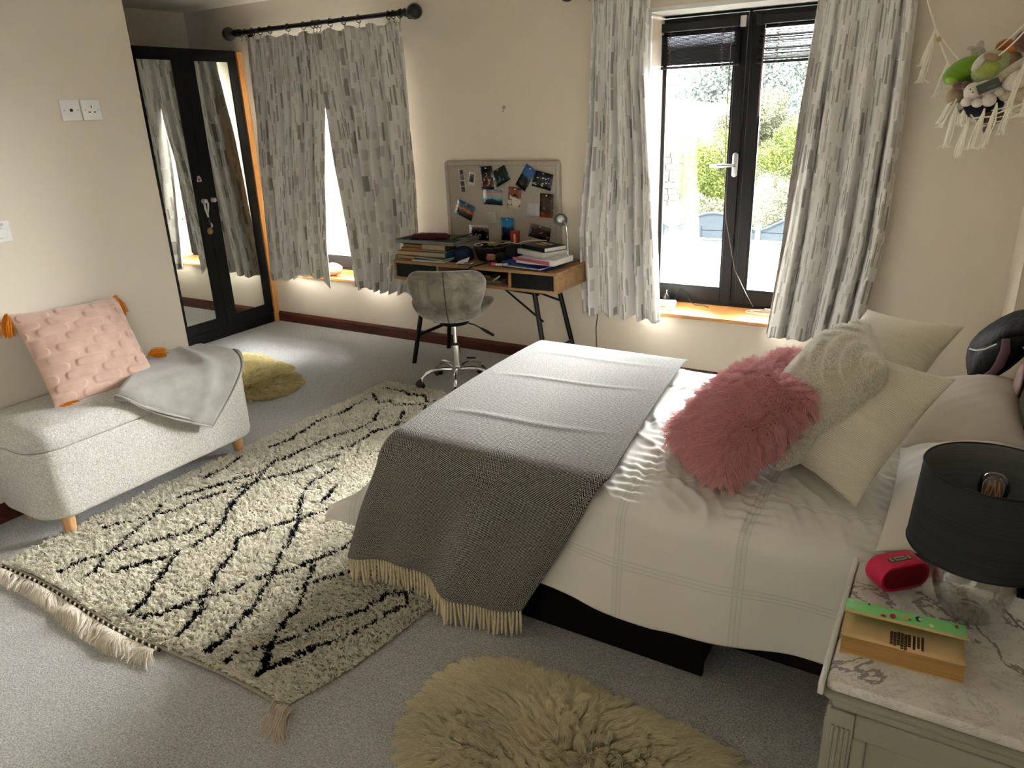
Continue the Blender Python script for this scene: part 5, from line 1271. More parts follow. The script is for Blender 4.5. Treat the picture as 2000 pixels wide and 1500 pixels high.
# table lamp
lm = thing('table_lamp', 'table lamp with a clear glass globe base and black drum shade', 'lamp', (.125, 1.555, ZM))
LX, LY = .125, 1.555
prof_o = [(.040, .0), (.048, .003), (.058, .016), (.069, .042), (.074, .068), (.071, .096), (.058, .124), (.040, .146), (.028, .162), (.025, .172)]
V0 = MB().lathe(prof_o+[(r-.0022, z+.0005) for r, z in prof_o[::-1]]+[(.001, .004)], (LX, LY, ZM), 48, caps=False)
V0.lathe([(.001, .0035), (.036, .0035), (.038, .001), (.001, .001)], (LX, LY, ZM), 40, caps=False)
V0.build('glass_base', M['vase'], lm, smooth=True)
MB().lathe([(.0275, .160), (.029, .164), (.029, .176), (.018, .180), (.016, .186), (.0175, .19), (.0175, .225), (.001, .226)], (LX, LY, ZM), 28).build('bulb_holder', M['blackmetal'], lm, smooth=True)
MB().tube([(LX+.004, LY, ZM+.17), (LX+.02, LY-.01, ZM+.13), (LX+.045, LY-.01, ZM+.07), (LX+.06, LY-.005, ZM+.03), (LX+.085, LY-.02, ZM+.012), (LX+.12, LY-.04, ZM+.003), (LX+.2, LY-.09, ZM+.003)], .0018, 6).build('flex', simple('clear_grey_flex', C(120, 110, 104), .3), lm, smooth=True)
SZ0, SZ1 = ZM+.155, ZM+.325
shp = MB().lathe([(.132, SZ0), (.1325, SZ0+.002), (.124, SZ1-.002), (.1235, SZ1), (.1215, SZ1), (.1215, SZ1-.004), (.1295, SZ0+.004), (.130, SZ0)], (LX, LY, 0), 72, caps=False)
def shademat(name, c1, c2):
    m, x = base_mat(name, None, .8, 0, .15)
    v = x.coord('Object', (1, 1, 260)); f = x.noise(3, 3, .6, v); x.color(x.ramp(f, [(.3, c1), (.7, c2)])); x.bump(f, .25, .0008); return m
M['shade'] = shademat('black_linen_shade', C(40, 41, 43), C(56, 57, 59)); M['shadein'] = shademat('grey_shade_lining', C(98, 100, 98), C(116, 118, 116))
V_, F_ = shp.V, shp.F; n = 72
o = link_mesh('shade', V_, F_, [M['shade'], M['shadein']], lm, True)
fs = o.data.polygons
rl = 8
for p_ in fs:
    i = min(p_.vertices)//n; 
    zc = sum(V_[q][2] for q in p_.vertices)/4; rc = math.hypot(*(sum(V_[q][k_] for q in p_.vertices)/4-(LX, LY)[k_] for k_ in (0, 1)))
    lim = np.interp(zc, [SZ0, SZ1], [.131, .1226]); p_.material_index = 1 if rc < lim-.0006 else 0
    
fixnormals(o)
for z, r in ((SZ1, .1235), (SZ0, .1318)):
    MB().tube([(LX+r*math.cos(a), LY+r*math.sin(a), z) for a in np.linspace(0, 2*PI, 65)[:-1]], .0022, 6, True).build('rim', M['blackmetal'], lm, smooth=True)
rg_ = MB().tube([(LX+.0225*math.cos(a), LY+.0225*math.sin(a), SZ0+.03) for a in np.linspace(0, 2*PI, 25)[:-1]], .0018, 5, True)
for k in range(3): a = 2*PI*k/3+.4; rg_.cyl((LX+.0225*math.cos(a), LY+.0225*math.sin(a), SZ0+.03), (LX+.128*math.cos(a), LY+.128*math.sin(a), SZ0+.008), .0016, n=6)
rg_.build('shade_ring', M['blackmetal'], lm, smooth=True)
MB().lathe([(.013, .222), (.0135, .236), (.018, .25), (.026, .272), (.028, .288), (.024, .306), (.012, .316), (.001, .318)], (LX, LY, ZM), 28).build('bulb', glassmat('bulb_glass', (.95, .9, .84, 1), 2.0), lm, smooth=True)
fl = MB()
for k in range(6): a = 2*PI*k/6; fl.tube([(LX+.004*math.cos(a), LY+.004*math.sin(a), ZM+.24), (LX+.013*math.cos(a), LY+.013*math.sin(a), ZM+.265), (LX+.009*math.cos(a+.5), LY+.009*math.sin(a+.5), ZM+.298)], .0011, 5)
fl.build('filament', simple('amber_filament', C(226, 150, 84), .4), lm, smooth=True)

# pink speaker
spk = thing('speaker', 'rounded pink portable speaker with a silver badge on the marble top', 'speaker', (-.0, 1.585, ZM))
M['pinkrub'] = simple('pink_rubber', C(206, 26, 72), .42, 0, .4, .05, 30)
M['pinkdark'] = simple('pink_grille', C(120, 8, 28), .7, 0, .2, .3, 420, .6, 700, .001)
ax = Vector((.72, .69, 0)).normalized(); ay = Vector((-ax.y, ax.x, 0)); sc0 = Vector((-.012, 1.592, ZM+.033))
def pill(w_, h_, r, n=10):
    return [(a, b) for a, b in roundrect(-w_/2, w_/2, -h_/2, h_/2, r, n)]
def prings(levels): return [[sc0+ax*a+Vector((0, 0, 1))*b+ay*d for a, b in pill(w_, h_, r)] for w_, h_, r, d in levels]
MB().rings(prings([(.112, .054, .026, .0265), (.118, .060, .029, .026), (.121, .063, .0305, .022), (.121, .063, .0305, -.022), (.118, .060, .029, -.026), (.112, .054, .026, -.0265), (.108, .050, .024, -.0255)]), ).build('body', M['pinkrub'], spk, smooth=True)
MB().rings(prings([(.105, .047, .0225, -.0262), (.104, .046, .022, -.0275), (.096, .040, .019, -.028)])).build('grille', M['pinkdark'], spk, smooth=True)
bt = sc0+Vector((0, 0, .0316)); bdg = MB()
bdg.rings([[bt+ax*a+ay*(b-.002)+Vector((0, 0, dz)) for a, b in pill(.056, .015, .0074, 6)] for dz in (-.001, .0004)]); bdg.build('badge_recess', cm('dark_red_plastic', (84, 10, 24)), spk)
MB().rings([[bt+ax*a+ay*(b-.002)+Vector((0, 0, dz)) for a, b in pill(.052, .0125, .0062, 6)] for dz in (.0, .0012)]).build('badge', M['greypaint'], spk)
mk_ = MB()
for q in (-.0165, .0165): mk_.obox(bt+ax*q+ay*-.002+Vector((0, 0, .0014)), ax*.0014, ay*.0058, (0, 0, .0002))
for q in np.linspace(-.011, .011, 13): mk_.obox(bt+ax*q+ay*-.002+Vector((0, 0, .0014)), ax*.0006, ay*.0012, (0, 0, .0002))
for q in (-.0215, .0215): mk_.cyl(bt+ax*q+ay*-.002+Vector((0, 0, .001)), bt+ax*q+ay*-.002+Vector((0, 0, .0016)), .0009, n=8)
mk_.build('badge_print', M['black_plastic'], spk)
for q in (-.03, .03): MB().cyl(sc0+ax*q+Vector((0, 0, -.033)), sc0+ax*q+Vector((0, 0, -.0295)), .008, n=14).build('foot', M['black_plastic'], spk, smooth=True)

# open paperback
pbk = thing('paperback', 'fat paperback with its green illustrated cover curling open on the marble', 'book', (.02, 1.37, ZM))
bu = Vector((1, .06, 0)).normalized(); bv = Vector((-bu.y, bu.x, 0)); bc = Vector((-.083, 1.308, ZM))   # near left bottom corner, bu along the book
def bp(a, b, z): return bc+bu*a+bv*b+Vector((0, 0, z))
BL = .205
M['pagefore'] = pagesmat('paperback_fore_edge', C(186, 146, 92)); M['titlepage'] = simple('yellowed_page', C(214, 184, 136), .85, 0, .1, .06, 30)
# page block slightly slanted at the fore edge
pb_ = MB().rings([[bp(a, .0, .002), bp(a, .006, .034), bp(a, .115, .036), bp(a, .122, .002)] for a in (0, BL)]); pb_.build('page_block', M['pagefore'], pbk)
MB().rings([[bp(a, -.002, .0002), bp(a, -.002, .0018), bp(a, .124, .0018), bp(a, .124, .0002)] for a in (-.001, BL+.001)]).build('back_cover', M['titlepage'], pbk)
lv_ = [(0, .0055, .0345), (0, .03, .0362), (0, .07, .037), (0, .118, .0365)]
def sheet(name, line, mt, x0=0, x1=BL, t=.0006, n=2, par=None):
    V = []; UV = []
    for i in range(12):
        a = x0+(x1-x0)*i/11
        for j, (b, z) in enumerate(line): V.append(bp(a, b, z)); UV.append(((a-x0)/(x1-x0), j/(len(line)-1)))
    o = link_mesh(name, V, grid_faces(12, len(line)), mt, par or pbk, True, UV); mod_solid(o, t, 1); return o
tp = sheet('title_page', [(.004, .0352), (.02, .0366), (.05, .0376), (.08, .0376), (.11, .0372)], M['titlepage'])
sheet('loose_page', [(.0015, .0335), (.02, .0350), (.05, .0362)], M['pagefore'])
# cover sheets: green outside up, cream inside on the curled fore edge
cur = [(.121, .037), (.118, .044), (.106, .052), (.09, .056), (.072, .058), (.056, .059)]
flip = [(.056, .059), (.048, .061), (.040, .066), (.036, .074)]
def illus():
    m, x = base_mat('green_cover_illustration', None, .35, 0, .4)
    uvn = x.new('UVMap'); sp = x.new('SeparateXYZ'); x.link(uvn.outputs[0], sp.inputs[0]); U, V_ = sp.outputs[0], sp.outputs[1]
    n = x.noise(9, 2, .5, uvn.outputs[0]); col = x.mix(x.math('MULTIPLY', x.math('GREATER_THAN', n, .62), .6), C(140, 226, 140), C(196, 200, 130))
    edge = x.math('LESS_THAN', V_, .22); alt = x.math('GREATER_THAN', x.math('FRACT', x.math('MULTIPLY', U, 6)), .5)
    col = x.mix(edge, col, x.mix(alt, C(150, 30, 60), C(208, 232, 150)))
    x.color(col); return m
cov = sheet('front_cover', cur, illus(), -.002, BL+.002, .0008)
sheet('curled_edge', flip, M['titlepage'], -.002, BL+.002, .0012)
def on_cover(a, f):
    i = f*(len(cur)-1); k = min(int(i), len(cur)-2); q = i-k; b = cur[k][0]*(1-q)+cur[k+1][0]*q; z = cur[k][1]*(1-q)+cur[k+1][1]*q; return bp(a, b, z+.0016)
dd = [(.040, .55, .005, .008, (24, 60, 50)), (.066, .93, .010, .010, (170, 50, 60)), (.082, .85, .011, .014, (190, 40, 70)), (.104, .80, .011, .012, (240, 190, 90)), (.112, .82, .004, .006, (190, 50, 50)), (.126, .70, .010, .014, (22, 60, 50)), (.129, .70, .006, .008, (226, 240, 220)), (.148, .86, .008, .010, (230, 240, 190)), (.19, .65, .007, .010, (150, 70, 50))]
for k, (a, f, w_, h_, c) in enumerate(dd):
    V = [on_cover(a+w_/2*math.cos(q), min(max(f+h_*8*math.sin(q), .03), .99)) for q in np.linspace(0, 2*PI, 11)[:-1]]
    cc_ = sum(V, Vector())/10; MB().add(V+[cc_], [(i, (i+1) % 10, 10) for i in range(10)]).build('cover_motif', cm('motif_%s' % 'abcdefghi'[k], c, .4), cov)
tx = MB(); rg = np.random.default_rng(12)
for r, (a0, b0, b1) in enumerate(((.084, .012, .05), (.090, .010, .05), (.096, .014, .05), (.102, .006, .05), (.108, .005, .05), (.114, .016, .05), (.122, .012, .05), (.129, .018, .05), (.136, .014, .05))):
    b = b0
    while b < b1:
        l = rg.uniform(.002, .0045); z = np.interp(b, [.004, .02, .05], [.0352, .0366, .0376])+.0009
        tx.obox(bp(a0, b+l/2, z+.0001), bu*(.0026 if r < 6 else .0022), bv*(l/2), (0, 0, .0001)); b += l+.0007
tx.build('title_lettering', cm('print_brown_black', (44, 28, 20)), tp)
RUG_LINES=[
 [(-2.90,3.04),(-2.89,2.96),(-2.88,2.82),(-2.92,2.73),(-2.90,2.62),(-2.87,2.46),(-2.88,2.37),(-2.89,2.32)],
 [(-2.71,2.96),(-2.64,2.84),(-2.64,2.71),(-2.69,2.58),(-2.71,2.43),(-2.71,2.30),(-2.74,2.20),(-2.69,2.09),(-2.65,2.00),(-2.61,1.88),(-2.56,1.79),(-2.49,1.70),(-2.45,1.62),(-2.44,1.52)],
 [(-2.17,3.07),(-2.39,2.93),(-2.49,2.83),(-2.54,2.71),(-2.51,2.57),(-2.54,2.48)],
 [(-2.57,3.01),(-2.48,2.85)],
 [(-2.50,2.41),(-2.53,2.30),(-2.55,2.17),(-2.63,2.08),(-2.66,2.01),(-2.67,1.93),(-2.72,1.85),(-2.76,1.75),(-2.76,1.67),(-2.81,1.60),(-2.85,1.53),(-2.90,1.44)],
 [(-2.70,2.10),(-2.75,2.03),(-2.77,1.94),(-2.81,1.85),(-2.86,1.75)],
 [(-2.94,2.17),(-2.90,2.06),(-2.90,1.94)],
 [(-2.87,1.69),(-2.81,1.60),(-2.77,1.50),(-2.71,1.38),(-2.68,1.30),(-2.63,1.23),(-2.62,1.19)],
 [(-2.56,1.67),(-2.56,1.56),(-2.62,1.47),(-2.66,1.38),(-2.69,1.33),(-2.72,1.28),(-2.75,1.21),(-2.75,1.15)],
 [(-2.46,1.47),(-2.40,1.37),(-2.34,1.27),(-2.28,1.19),(-2.26,1.13)],
 [(-2.47,1.41),(-2.51,1.37),(-2.52,1.32),(-2.56,1.26)],
 [(-2.41,2.29),(-2.41,2.12),(-2.37,2.04),(-2.27,1.92),(-2.19,1.83),(-2.12,1.72),(-2.07,1.62),(-2.01,1.54),(-1.96,1.45),(-1.91,1.36),(-1.89,1.27),(-1.86,1.20),(-1.87,1.13)],
 [(-2.28,2.17),(-2.26,2.10),(-2.23,2.01)],
 [(-2.15,2.00),(-2.19,1.93),(-2.22,1.87),(-2.26,1.79),(-2.30,1.70),(-2.33,1.64),(-2.26,1.57),(-2.21,1.47),(-2.15,1.37),(-2.12,1.32),(-2.07,1.27),(-2.04,1.20),(-2.01,1.13)],
 [(-1.88,1.95),(-1.92,1.89),(-1.89,1.83),(-1.90,1.75),(-1.94,1.66),(-1.96,1.58),(-2.00,1.54),(-2.04,1.48)],
 [(-2.05,1.45),(-2.06,1.38),(-2.12,1.32),(-2.15,1.24),(-2.17,1.19),(-2.21,1.14)],
 [(-1.91,1.65),(-1.88,1.60),(-1.82,1.51),(-1.77,1.43),(-1.75,1.34),(-1.72,1.28),(-1.68,1.22),(-1.64,1.16),(-1.64,1.14),(-1.62,1.19),(-1.59,1.25)],
 [(-1.75,1.69),(-1.80,1.62),(-1.84,1.56),(-1.86,1.51)],
 [(-1.66,1.32),(-1.70,1.27),(-1.74,1.21)],
 [(-1.46,1.75),(-1.49,1.67),(-1.54,1.65),(-1.55,1.60),(-1.56,1.54),(-1.60,1.48),(-1.63,1.42),(-1.66,1.35)],
 [(-1.50,1.68),(-1.45,1.63),(-1.47,1.57),(-1.49,1.49),(-1.51,1.44),(-1.53,1.38),(-1.57,1.33),(-1.58,1.29),(-1.60,1.23)],
 [(-2.93,3.27),(-2.78,3.27),(-2.71,3.24),(-2.61,3.27),(-2.54,3.19),(-2.41,3.27)],
 [(-2.92,3.16),(-2.80,3.06),(-2.74,3.11),(-2.68,3.06),(-2.60,3.12),(-2.52,3.15),(-2.45,3.05),(-2.40,3.10)],
 [(-1.77,1.17),(-1.77,1.13)],
]
# ---------------------------------------------------------------- rug
M['pile'] = hairmat('wool_pile', .95, .05, .35)
rugt = thing('rug', 'large cream shaggy rug with black irregular diamond lines and a fringed end', 'rug', (-2.25, 2.2, 0))
RY0, RY1 = 1.085, 3.40
def rug_x(v, y):
    xl = -3.025-.02*np.sin((y-1)*2.2); xr = np.interp(y, [1.05, 1.19, 1.33, 1.55, 1.75, 3.4], [-1.495, -1.445, -1.412, -1.385, -1.37, -1.37])
    return xl+(xr-xl)*v
def linedist(P):
    d = np.full(len(P), 9.)
    for l in RUG_LINES:
        for (x0, y0), (x1, y1) in zip(l[:-1], l[1:]):
            a = np.array((x0, y0)); b = np.array((x1, y1))-a; t = np.clip(((P-a)@b)/(b@b+1e-9), 0, 1); d = np.minimum(d, np.hypot(*(P-a-t[:, None]*b).T))
    return d
def rug_edge(v, y):
    e = np.minimum(np.minimum(v, 1-v)*1.6, np.minimum(y-RY0, RY1-y)); return sstep(0, .04, e)
nv_, ny_ = 90, 130
vg, yg = np.meshgrid(np.linspace(0, 1, nv_), np.linspace(RY0, RY1, ny_), indexing='ij')
X = rug_x(vg, yg); yy = yg+.012*np.sin(vg*9)*(yg < 1.3)
zz = .005+.008*rug_edge(vg, yg)+.0015*vnoise(np.stack([X.ravel(), yy.ravel()], 1), 30, 2).reshape(X.shape)
Vt = np.stack([X, yy, np.maximum(zz, .004)], -1).reshape(-1, 3)
o = link_mesh('backing', Vt, grid_faces(nv_, ny_), simple('rug_base_wool', C(150, 142, 126), .95, 0, .05), rugt, True); mod_solid(o, .004, -1)
rg = np.random.default_rng(77)
NT_ = 190000
v = rg.random(NT_); y = RY0+.01+(RY1-RY0-.02)*rg.random(NT_)**1.25; x = rug_x(v, y); y = y+.012*np.sin(v*9)*(y < 1.3)
keep = ~((x > -1.62) & (y > 2.2)); v, y, x = v[keep], y[keep], x[keep]; n = len(x)
P2 = np.stack([x, y], 1)
# tufts stand in rows; every tuft throws its strands one way
tc2 = np.stack([np.round((x+.3*vnoise(P2, 14, 3)*.01)/.012)*.012, np.round(y/.010)*.010], 1)
hsh = np.sin(tc2[:, 0]*12345.6+tc2[:, 1]*6543.2)*43758.5; hsh -= np.floor(hsh); h2 = np.sin(tc2[:, 0]*4567.1+tc2[:, 1]*9876.5)*23421.6; h2 -= np.floor(h2)
dl = linedist(tc2+.005*np.stack([vnoise(P2, 22, 6), vnoise(P2, 22, 7)], 1))
wln = .0062+.004*np.clip(vnoise(P2, 7, 13), -.9, 1)
blackm = (dl < wln)
light = np.array(C(244, 238, 222)[:3]); colr = light[None]*(.74+.36*rg.random((n, 1)))*(.88+.2*hsh[:, None]); colr[blackm] = np.array(C(20, 20, 26)[:3])*(.6+.8*rg.random((int(blackm.sum()), 1)))
roots = np.stack([x, y, .010+0*x], 1); roots[:, 2] = .005+.007*rug_edge(v, y)
an = hsh*6.28; le = .7+.5*h2; flowx = .4*vnoise(P2, 5, 22); flowy = -.35+.4*vnoise(P2, 5, 23)
sq = np.where(blackm, .45, 1)
D = np.stack([(.50*np.cos(an)+flowx)*sq, (.50*np.sin(an)+flowy)*sq, .85+0*x], 1)+rg.normal(0, .22, (n, 3)); D /= np.linalg.norm(D, axis=1)[:, None]
LL = (.019*le*rg.uniform(.8, 1.2, n))[:, None]; LL[blackm] *= 1.05
toc = (np.stack([tc2[:, 0]-x, tc2[:, 1]-y, 0*x], 1))
fn = lambda t: D*LL*t+toc*.5*t+np.array((0, 0, -.004))*t*t
hair('pile', M['pile'], rugt, roots, fn, 4, .0017, colr, 'stuff', .75)
# braided end and fringe
br = MB(); bk2 = MB()
ysx = np.linspace(0, .965, 96)
for k, vv_k in enumerate(ysx):
    xx = float(rug_x(vv_k, RY0)); yv = RY0+.012*math.sin(vv_k*9)-.012
    if vv_k > .66: continue
    (br if k % 2 else bk2).ball((xx, yv, .010), (.010, .005, .006), 8, ((1, -.8, 0), (.8, 1, 0), (0, 0, 1)))
br.build('braid_cream', M['tassel'], rugt, smooth=True); bk2.build('braid_black', M['blackcloth'], rugt, smooth=True)
sel = MB().tube([(float(rug_x(t, RY0)), RY0+.012*math.sin(t*9)-.002, .009) for t in np.linspace(0, 1, 40)], .006, 6); sel.build('end_binding', simple('binding_cream', C(150, 140, 122), .9), rugt, smooth=True)
NF = 1200; vf = rg.random(NF)*.64; grp = np.round(vf*46)/46
xr_ = rug_x(vf, RY0); yr_ = RY0+.012*np.sin(vf*9)-.018; rootsf = np.stack([xr_, yr_, .010+0*xr_], 1)
gx = rug_x(grp, RY0); Lf = (.055+.02*vnoise(np.stack([xr_, 0*xr_], 1), 9, 4)+.02*rg.random(NF)); Lf *= np.where(vf > .5, .75+.5*rg.random(NF), 1)
sk = -.035-.045*vnoise(np.stack([xr_, 0*xr_], 1), 7, 5)+rg.normal(0, .014, NF)*np.where(vf > .45, 2, 1)
def ff(t):
    q = np.zeros((NF, 3)); q[:, 1] = -Lf*t; q[:, 0] = (gx-xr_)*1.1*math.sin(t*2.2)+(sk+.10)*t*.9+.006*np.sin(t*7+vf*60); q[:, 2] = .008*math.sin(t*PI)*(1+np.sin(vf*40))-.006*t+.006*((vf*977) % 1)*t; return q
hair('fringe', M['pile'], rugt, rootsf, ff, 7, .0021, np.array(C(232, 222, 206)[:3])*rg.uniform(.8, 1.1, (NF, 1)), 'stuff', .8)
NC = 90; rc = np.array((-1.475, 1.088, .012))+rg.normal(0, .012, (NC, 3))*np.array((1.2, .4, .15)); dx_ = rg.normal(0, .024, NC); lc = rg.uniform(.07, .11, NC)
def fc(t):
    q = np.zeros((NC, 3)); q[:, 0] = dx_*t*t+.045*t; q[:, 1] = -lc*t; q[:, 2] = -.004*t+.010*math.sin(t*PI)*((dx_*999) % 1); return q
hair('corner_tassel', M['pile'], rugt, rc, fc, 6, .0016, np.array(C(222, 208, 188)[:3])*rg.uniform(.8, 1.1, (NC, 1)), 'stuff', .8)

# ---------------------------------------------------------------- sheepskins
def sheepskin(label, poly, n, L_, col, seed, rad=.0009, h=.022, ncl=900):
    poly = np.array(poly, float); c = poly.mean(0); t = thing('sheepskin_rug', label, 'rug', (c[0], c[1], 0))
    ang = np.arctan2(*(poly-c).T[::-1]); rad_ = np.hypot(*(poly-c).T); o_ = np.argsort(ang); ang, rad_ = ang[o_], rad_[o_]
    A_ = np.concatenate([ang-2*PI, ang, ang+2*PI]); R_ = np.concatenate([rad_]*3)
    nr, na_ = 26, 96; th_ = np.linspace(-PI, PI, na_+1)[:-1]; rb = np.interp(th_, A_, R_)
    for _ in range(3): rb = (np.roll(rb, 1)+2*rb+np.roll(rb, -1))/4
    V = []; 
    for i in range(nr):
        f = (i+.4)/(nr-1+.4)
        for j in range(na_): V.append((c[0]+math.cos(th_[j])*rb[j]*f, c[1]+math.sin(th_[j])*rb[j]*f, .004+h*(1-f**4)**.5))
    F = [(i*na_+j, (i+1)*na_+j, (i+1)*na_+(j+1) % na_, i*na_+(j+1) % na_) for i in range(nr-1) for j in range(na_)]
    V = np.array(V); link_mesh('hide', V, F+[tuple(range(na_))[::-1]], simple('hide_%d' % seed, C(190, 170, 120), .9), t, True)
    rg = np.random.default_rng(seed); P, N, k = surf_sample(V, F, n, rg); N[N[:, 2] < 0] *= -1
    ctr, ci = clumps(P, ncl, rg)
    rel = (P[:, :2]-c); f = np.hypot(*rel.T)/np.interp(np.arctan2(rel[:, 1], rel[:, 0]), A_, R_)
    outw = rel/np.maximum(np.hypot(*rel.T), 1e-3)[:, None]
    def flow(Q, ow, ff_):
        return np.stack([vnoise(Q*3, 2.0, seed+1), vnoise(Q*3, 2.0, seed+2)], 1)*.75*(1-ff_[:, None]**2)+ow*(.35+.6*ff_[:, None]**2)
    fl = flow(P[:, :2], outw, f); relc = ctr[:, :2]-c; fcx = np.hypot(*relc.T)/np.interp(np.arctan2(relc[:, 1], relc[:, 0]), A_, R_); owc = relc/np.maximum(np.hypot(*relc.T), 1e-3)[:, None]; flc = flow(ctr[:, :2], owc, fcx)+rg.normal(0, .22, (ncl, 2))
    LL = L_*rg.uniform(.7, 1.1, (n, 1)); up_ = np.stack([fl[:, 0], fl[:, 1], .75*(1-.75*f**3)], 1)+rg.normal(0, .10, (n, 3)); up_ /= np.linalg.norm(up_, axis=1)[:, None]
    dc_ = np.stack([flc[:, 0], flc[:, 1], .75*(1-.75*fcx**3)], 1); dc_ /= np.linalg.norm(dc_, axis=1)[:, None]; tip = ctr+dc_*L_
    curl = rg.uniform(0, 6.28, (ncl, 1))[ci]
    def fn(t_):
        q = up_*LL*t_*(1-.6*t_)+(tip[ci]-P)*t_*.6*t_
        q[:, 2] -= .35*L_*t_*t_*(.5+.5*f); q[:, :2] += .0035*math.sin(t_*5.5)*np.concatenate([np.cos(curl), np.sin(curl)], 1)
        q[:, 2] = np.maximum(q[:, 2]+P[:, 2], .004)-P[:, 2]; return q
    big = .86+.16*vnoise(P[:, :2], 9, seed+9)[:, None]
    hair('wool', M['fur'], t, P, fn, 6, rad, np.clip(np.array(col[:3])*rg.uniform(.82, 1.12, (n, 1))*big, 0, 1)); return t
sheepskin('long golden cream sheepskin lying beside the bed in front of the cabinet', [(-1.13, 1.33), (-1.12, 1.46), (-1.0, 1.545), (-.85, 1.545), (-.68, 1.53), (-.52, 1.53), (-.40, 1.54), (-.30, 1.50), (-.26, 1.40), (-.30, 1.22), (-.42, 1.08), (-.62, 1.03), (-.85, 1.04), (-1.0, 1.08), (-1.09, 1.18)], 52000, .062, C(255, 244, 212), 61, .0010, .026, 1100)
sheepskin('smaller yellowed sheepskin in the alcove between wardrobe and ottoman', [(-4.44, 3.24), (-4.38, 3.42), (-4.2, 3.42), (-4.0, 3.35), (-3.72, 3.24), (-3.47, 3.08), (-3.44, 2.93), (-3.52, 2.79), (-3.75, 2.74), (-4.0, 2.78), (-4.25, 2.95)], 26000, .045, C(240, 226, 172), 62, .0012, .02, 700)
tag(MB().obox((-2.79, 4.03, .004), (.03, .01, 0), (-.003, .006, 0), (0, 0, .004)).build('carpet_scrap', M['blackcloth']), 'tiny dark scrap on the carpet below the drawn curtains', 'scrap')

pn = MB().box(XL+.001, XL+.03, .55, 1.235, 0, .30).box(XL+.03, XL+.036, .57, 1.215, .03, .27)  # low black slab flush with the foot of the wall
tag(pn.build('black_panel', M['blackmetal'], bevel=.003), 'low black panel against the wall behind the near end of the ottoman', 'wall_panel')
# ---------------------------------------------------------------- things on the window sill
S0 = .42
ps = thing('power_strip', 'white multi socket extension lying on the sill behind the left curtain edge', 'extension lead', (-1.52, 4.34, S0))
MB().rbox((-1.55, 4.36, S0), .18, .05, .034, .25).build('case', M['white_plastic'], ps, bevel=.006)
for k in range(3): MB().rbox((-1.60+.05*k, 4.348+.0125*k, S0+.034), .03, .03, .002, .25).build('socket', M['greypaint'], ps)
pg = MB().rbox((-1.475, 4.31, S0), .042, .042, .036, .15).box(-1.478, -1.472, 4.29, 4.292, S0+.012, S0+.02)
tag(pg.build('plug_adapter', M['pine'] if False else simple('cream_plastic', C(226, 212, 182), .4), bevel=.004), 'small cream plug adapter standing on the window sill', 'adapter')
bp_ = thing('black_plug', 'black plug with a silver prong behind the white extension on the sill', 'plug', (-1.55, 4.43, S0))
MB().lathe([(.02, 0), (.022, .01), (.02, .045), (.012, .055), (.005, .065), (.001, .066)], (-1.545, 4.43, S0), 18).build('body', M['black_plastic'], bp_, smooth=True)
MB().cyl((-1.545, 4.428, S0+.06), (-1.54, 4.425, S0+.085), .003, n=8).build('prong', M['steel'], bp_)
tag(MB().tube([(-1.50, 4.44, S0+.012), (-1.47, 4.47, S0+.09), (-1.44, 4.48, S0+.07), (-1.40, 4.46, S0+.02), (-1.36, 4.44, S0+.004), (-1.31, 4.44, S0+.008), (-1.27, 4.42, S0+.003)], .0025, 6).build('black_cable', M['black_plastic'], smooth=True), 'thin black cable trailing along the back of the sill', 'cable')
p = []
for k in range(46):
    a = k*.32; p.append((-.93+.12*math.cos(a)*(1-.008*k), 4.40+.05*math.sin(a)+.001*k, S0+.004+.0025*(k//20)))
p += [(-.80, 4.42, S0+.02), (-.74, 4.45, S0+.05)]
tag(MB().tube(p, .0024, 6).build('white_cable', M['white_plastic'], smooth=True), 'coiled thin white cable on the sill by the bed side curtain', 'cable')
# crumpled cloth and bottle on the far sill behind the drawn curtains
cl = MB(); cl.ball((-4.25, 4.28, S0+.05), (.09, .06, .05), 18)
V = np.array([tuple(q) for q in cl.V]); V += .012*np.stack([vnoise(V, 40, 1), vnoise(V, 40, 2), vnoise(V, 40, 3)], 1)
tag(link_mesh('crumpled_cloth', V, cl.F, cm('dusty_pink_cotton', (178, 138, 120), .85), None, True), 'crumpled dusty pink cloth on the sill under the left drawn curtain', 'cloth')
tag(MB().lathe([(.022, 0), (.024, .004), (.024, .06), (.02, .075), (.01, .085), (.01, .10), (.001, .101)], (-4.02, 4.32, S0), 20).build('bottle', cm('turquoise_plastic', (30, 150, 160), .3), smooth=True), 'small turquoise bottle in the gap between the drawn curtains', 'bottle')

# ---------------------------------------------------------------- toy hammock
hm = thing('toy_hammock', 'cream macrame toy hammock with knotted tassels strung across the room corner', 'hammock', (-.02, 3.95, 1.4))
M['cotton'] = simple('cotton_rope', C(250, 245, 230), .9, 0, .1, .08, 80, .5, 500, .001)
def sag(p0, p1, s, n=14):
    p0, p1 = Vector(p0), Vector(p1); return [p0.lerp(p1, k/(n-1))+Vector((0, 0, -s*4*(k/(n-1))*(1-k/(n-1)))) for k in range(n)]
LA = (-.33, 4.20, 2.10); RA = (.20, 3.72, 2.08); A1 = (-.235, 4.12, 1.875); A2 = (-.165, 4.06, 1.73); A3 = (-.06, 3.97, 1.60)
rope = MB()
rope.tube([LA, A1], .0035, 6).tube(sag(A1, A2, .005), .0035, 6).tube(sag(A1, (-.12, 4.06, 1.735), .006), .003, 6).tube(sag(A2, (-.095, 4.0, 1.62), .004), .003, 6).tube(sag(A2, (-.07, 3.95, 1.60), .01), .003, 6)
rope.tube(sag((-.02, 4.05, 1.74), (.11, 3.85, 1.87), .004), .003, 6).tube(sag((.11, 3.85, 1.87), RA, .004), .003, 6).tube(sag((.02, 3.9, 1.74), (.12, 3.84, 1.86), .01), .003, 6)
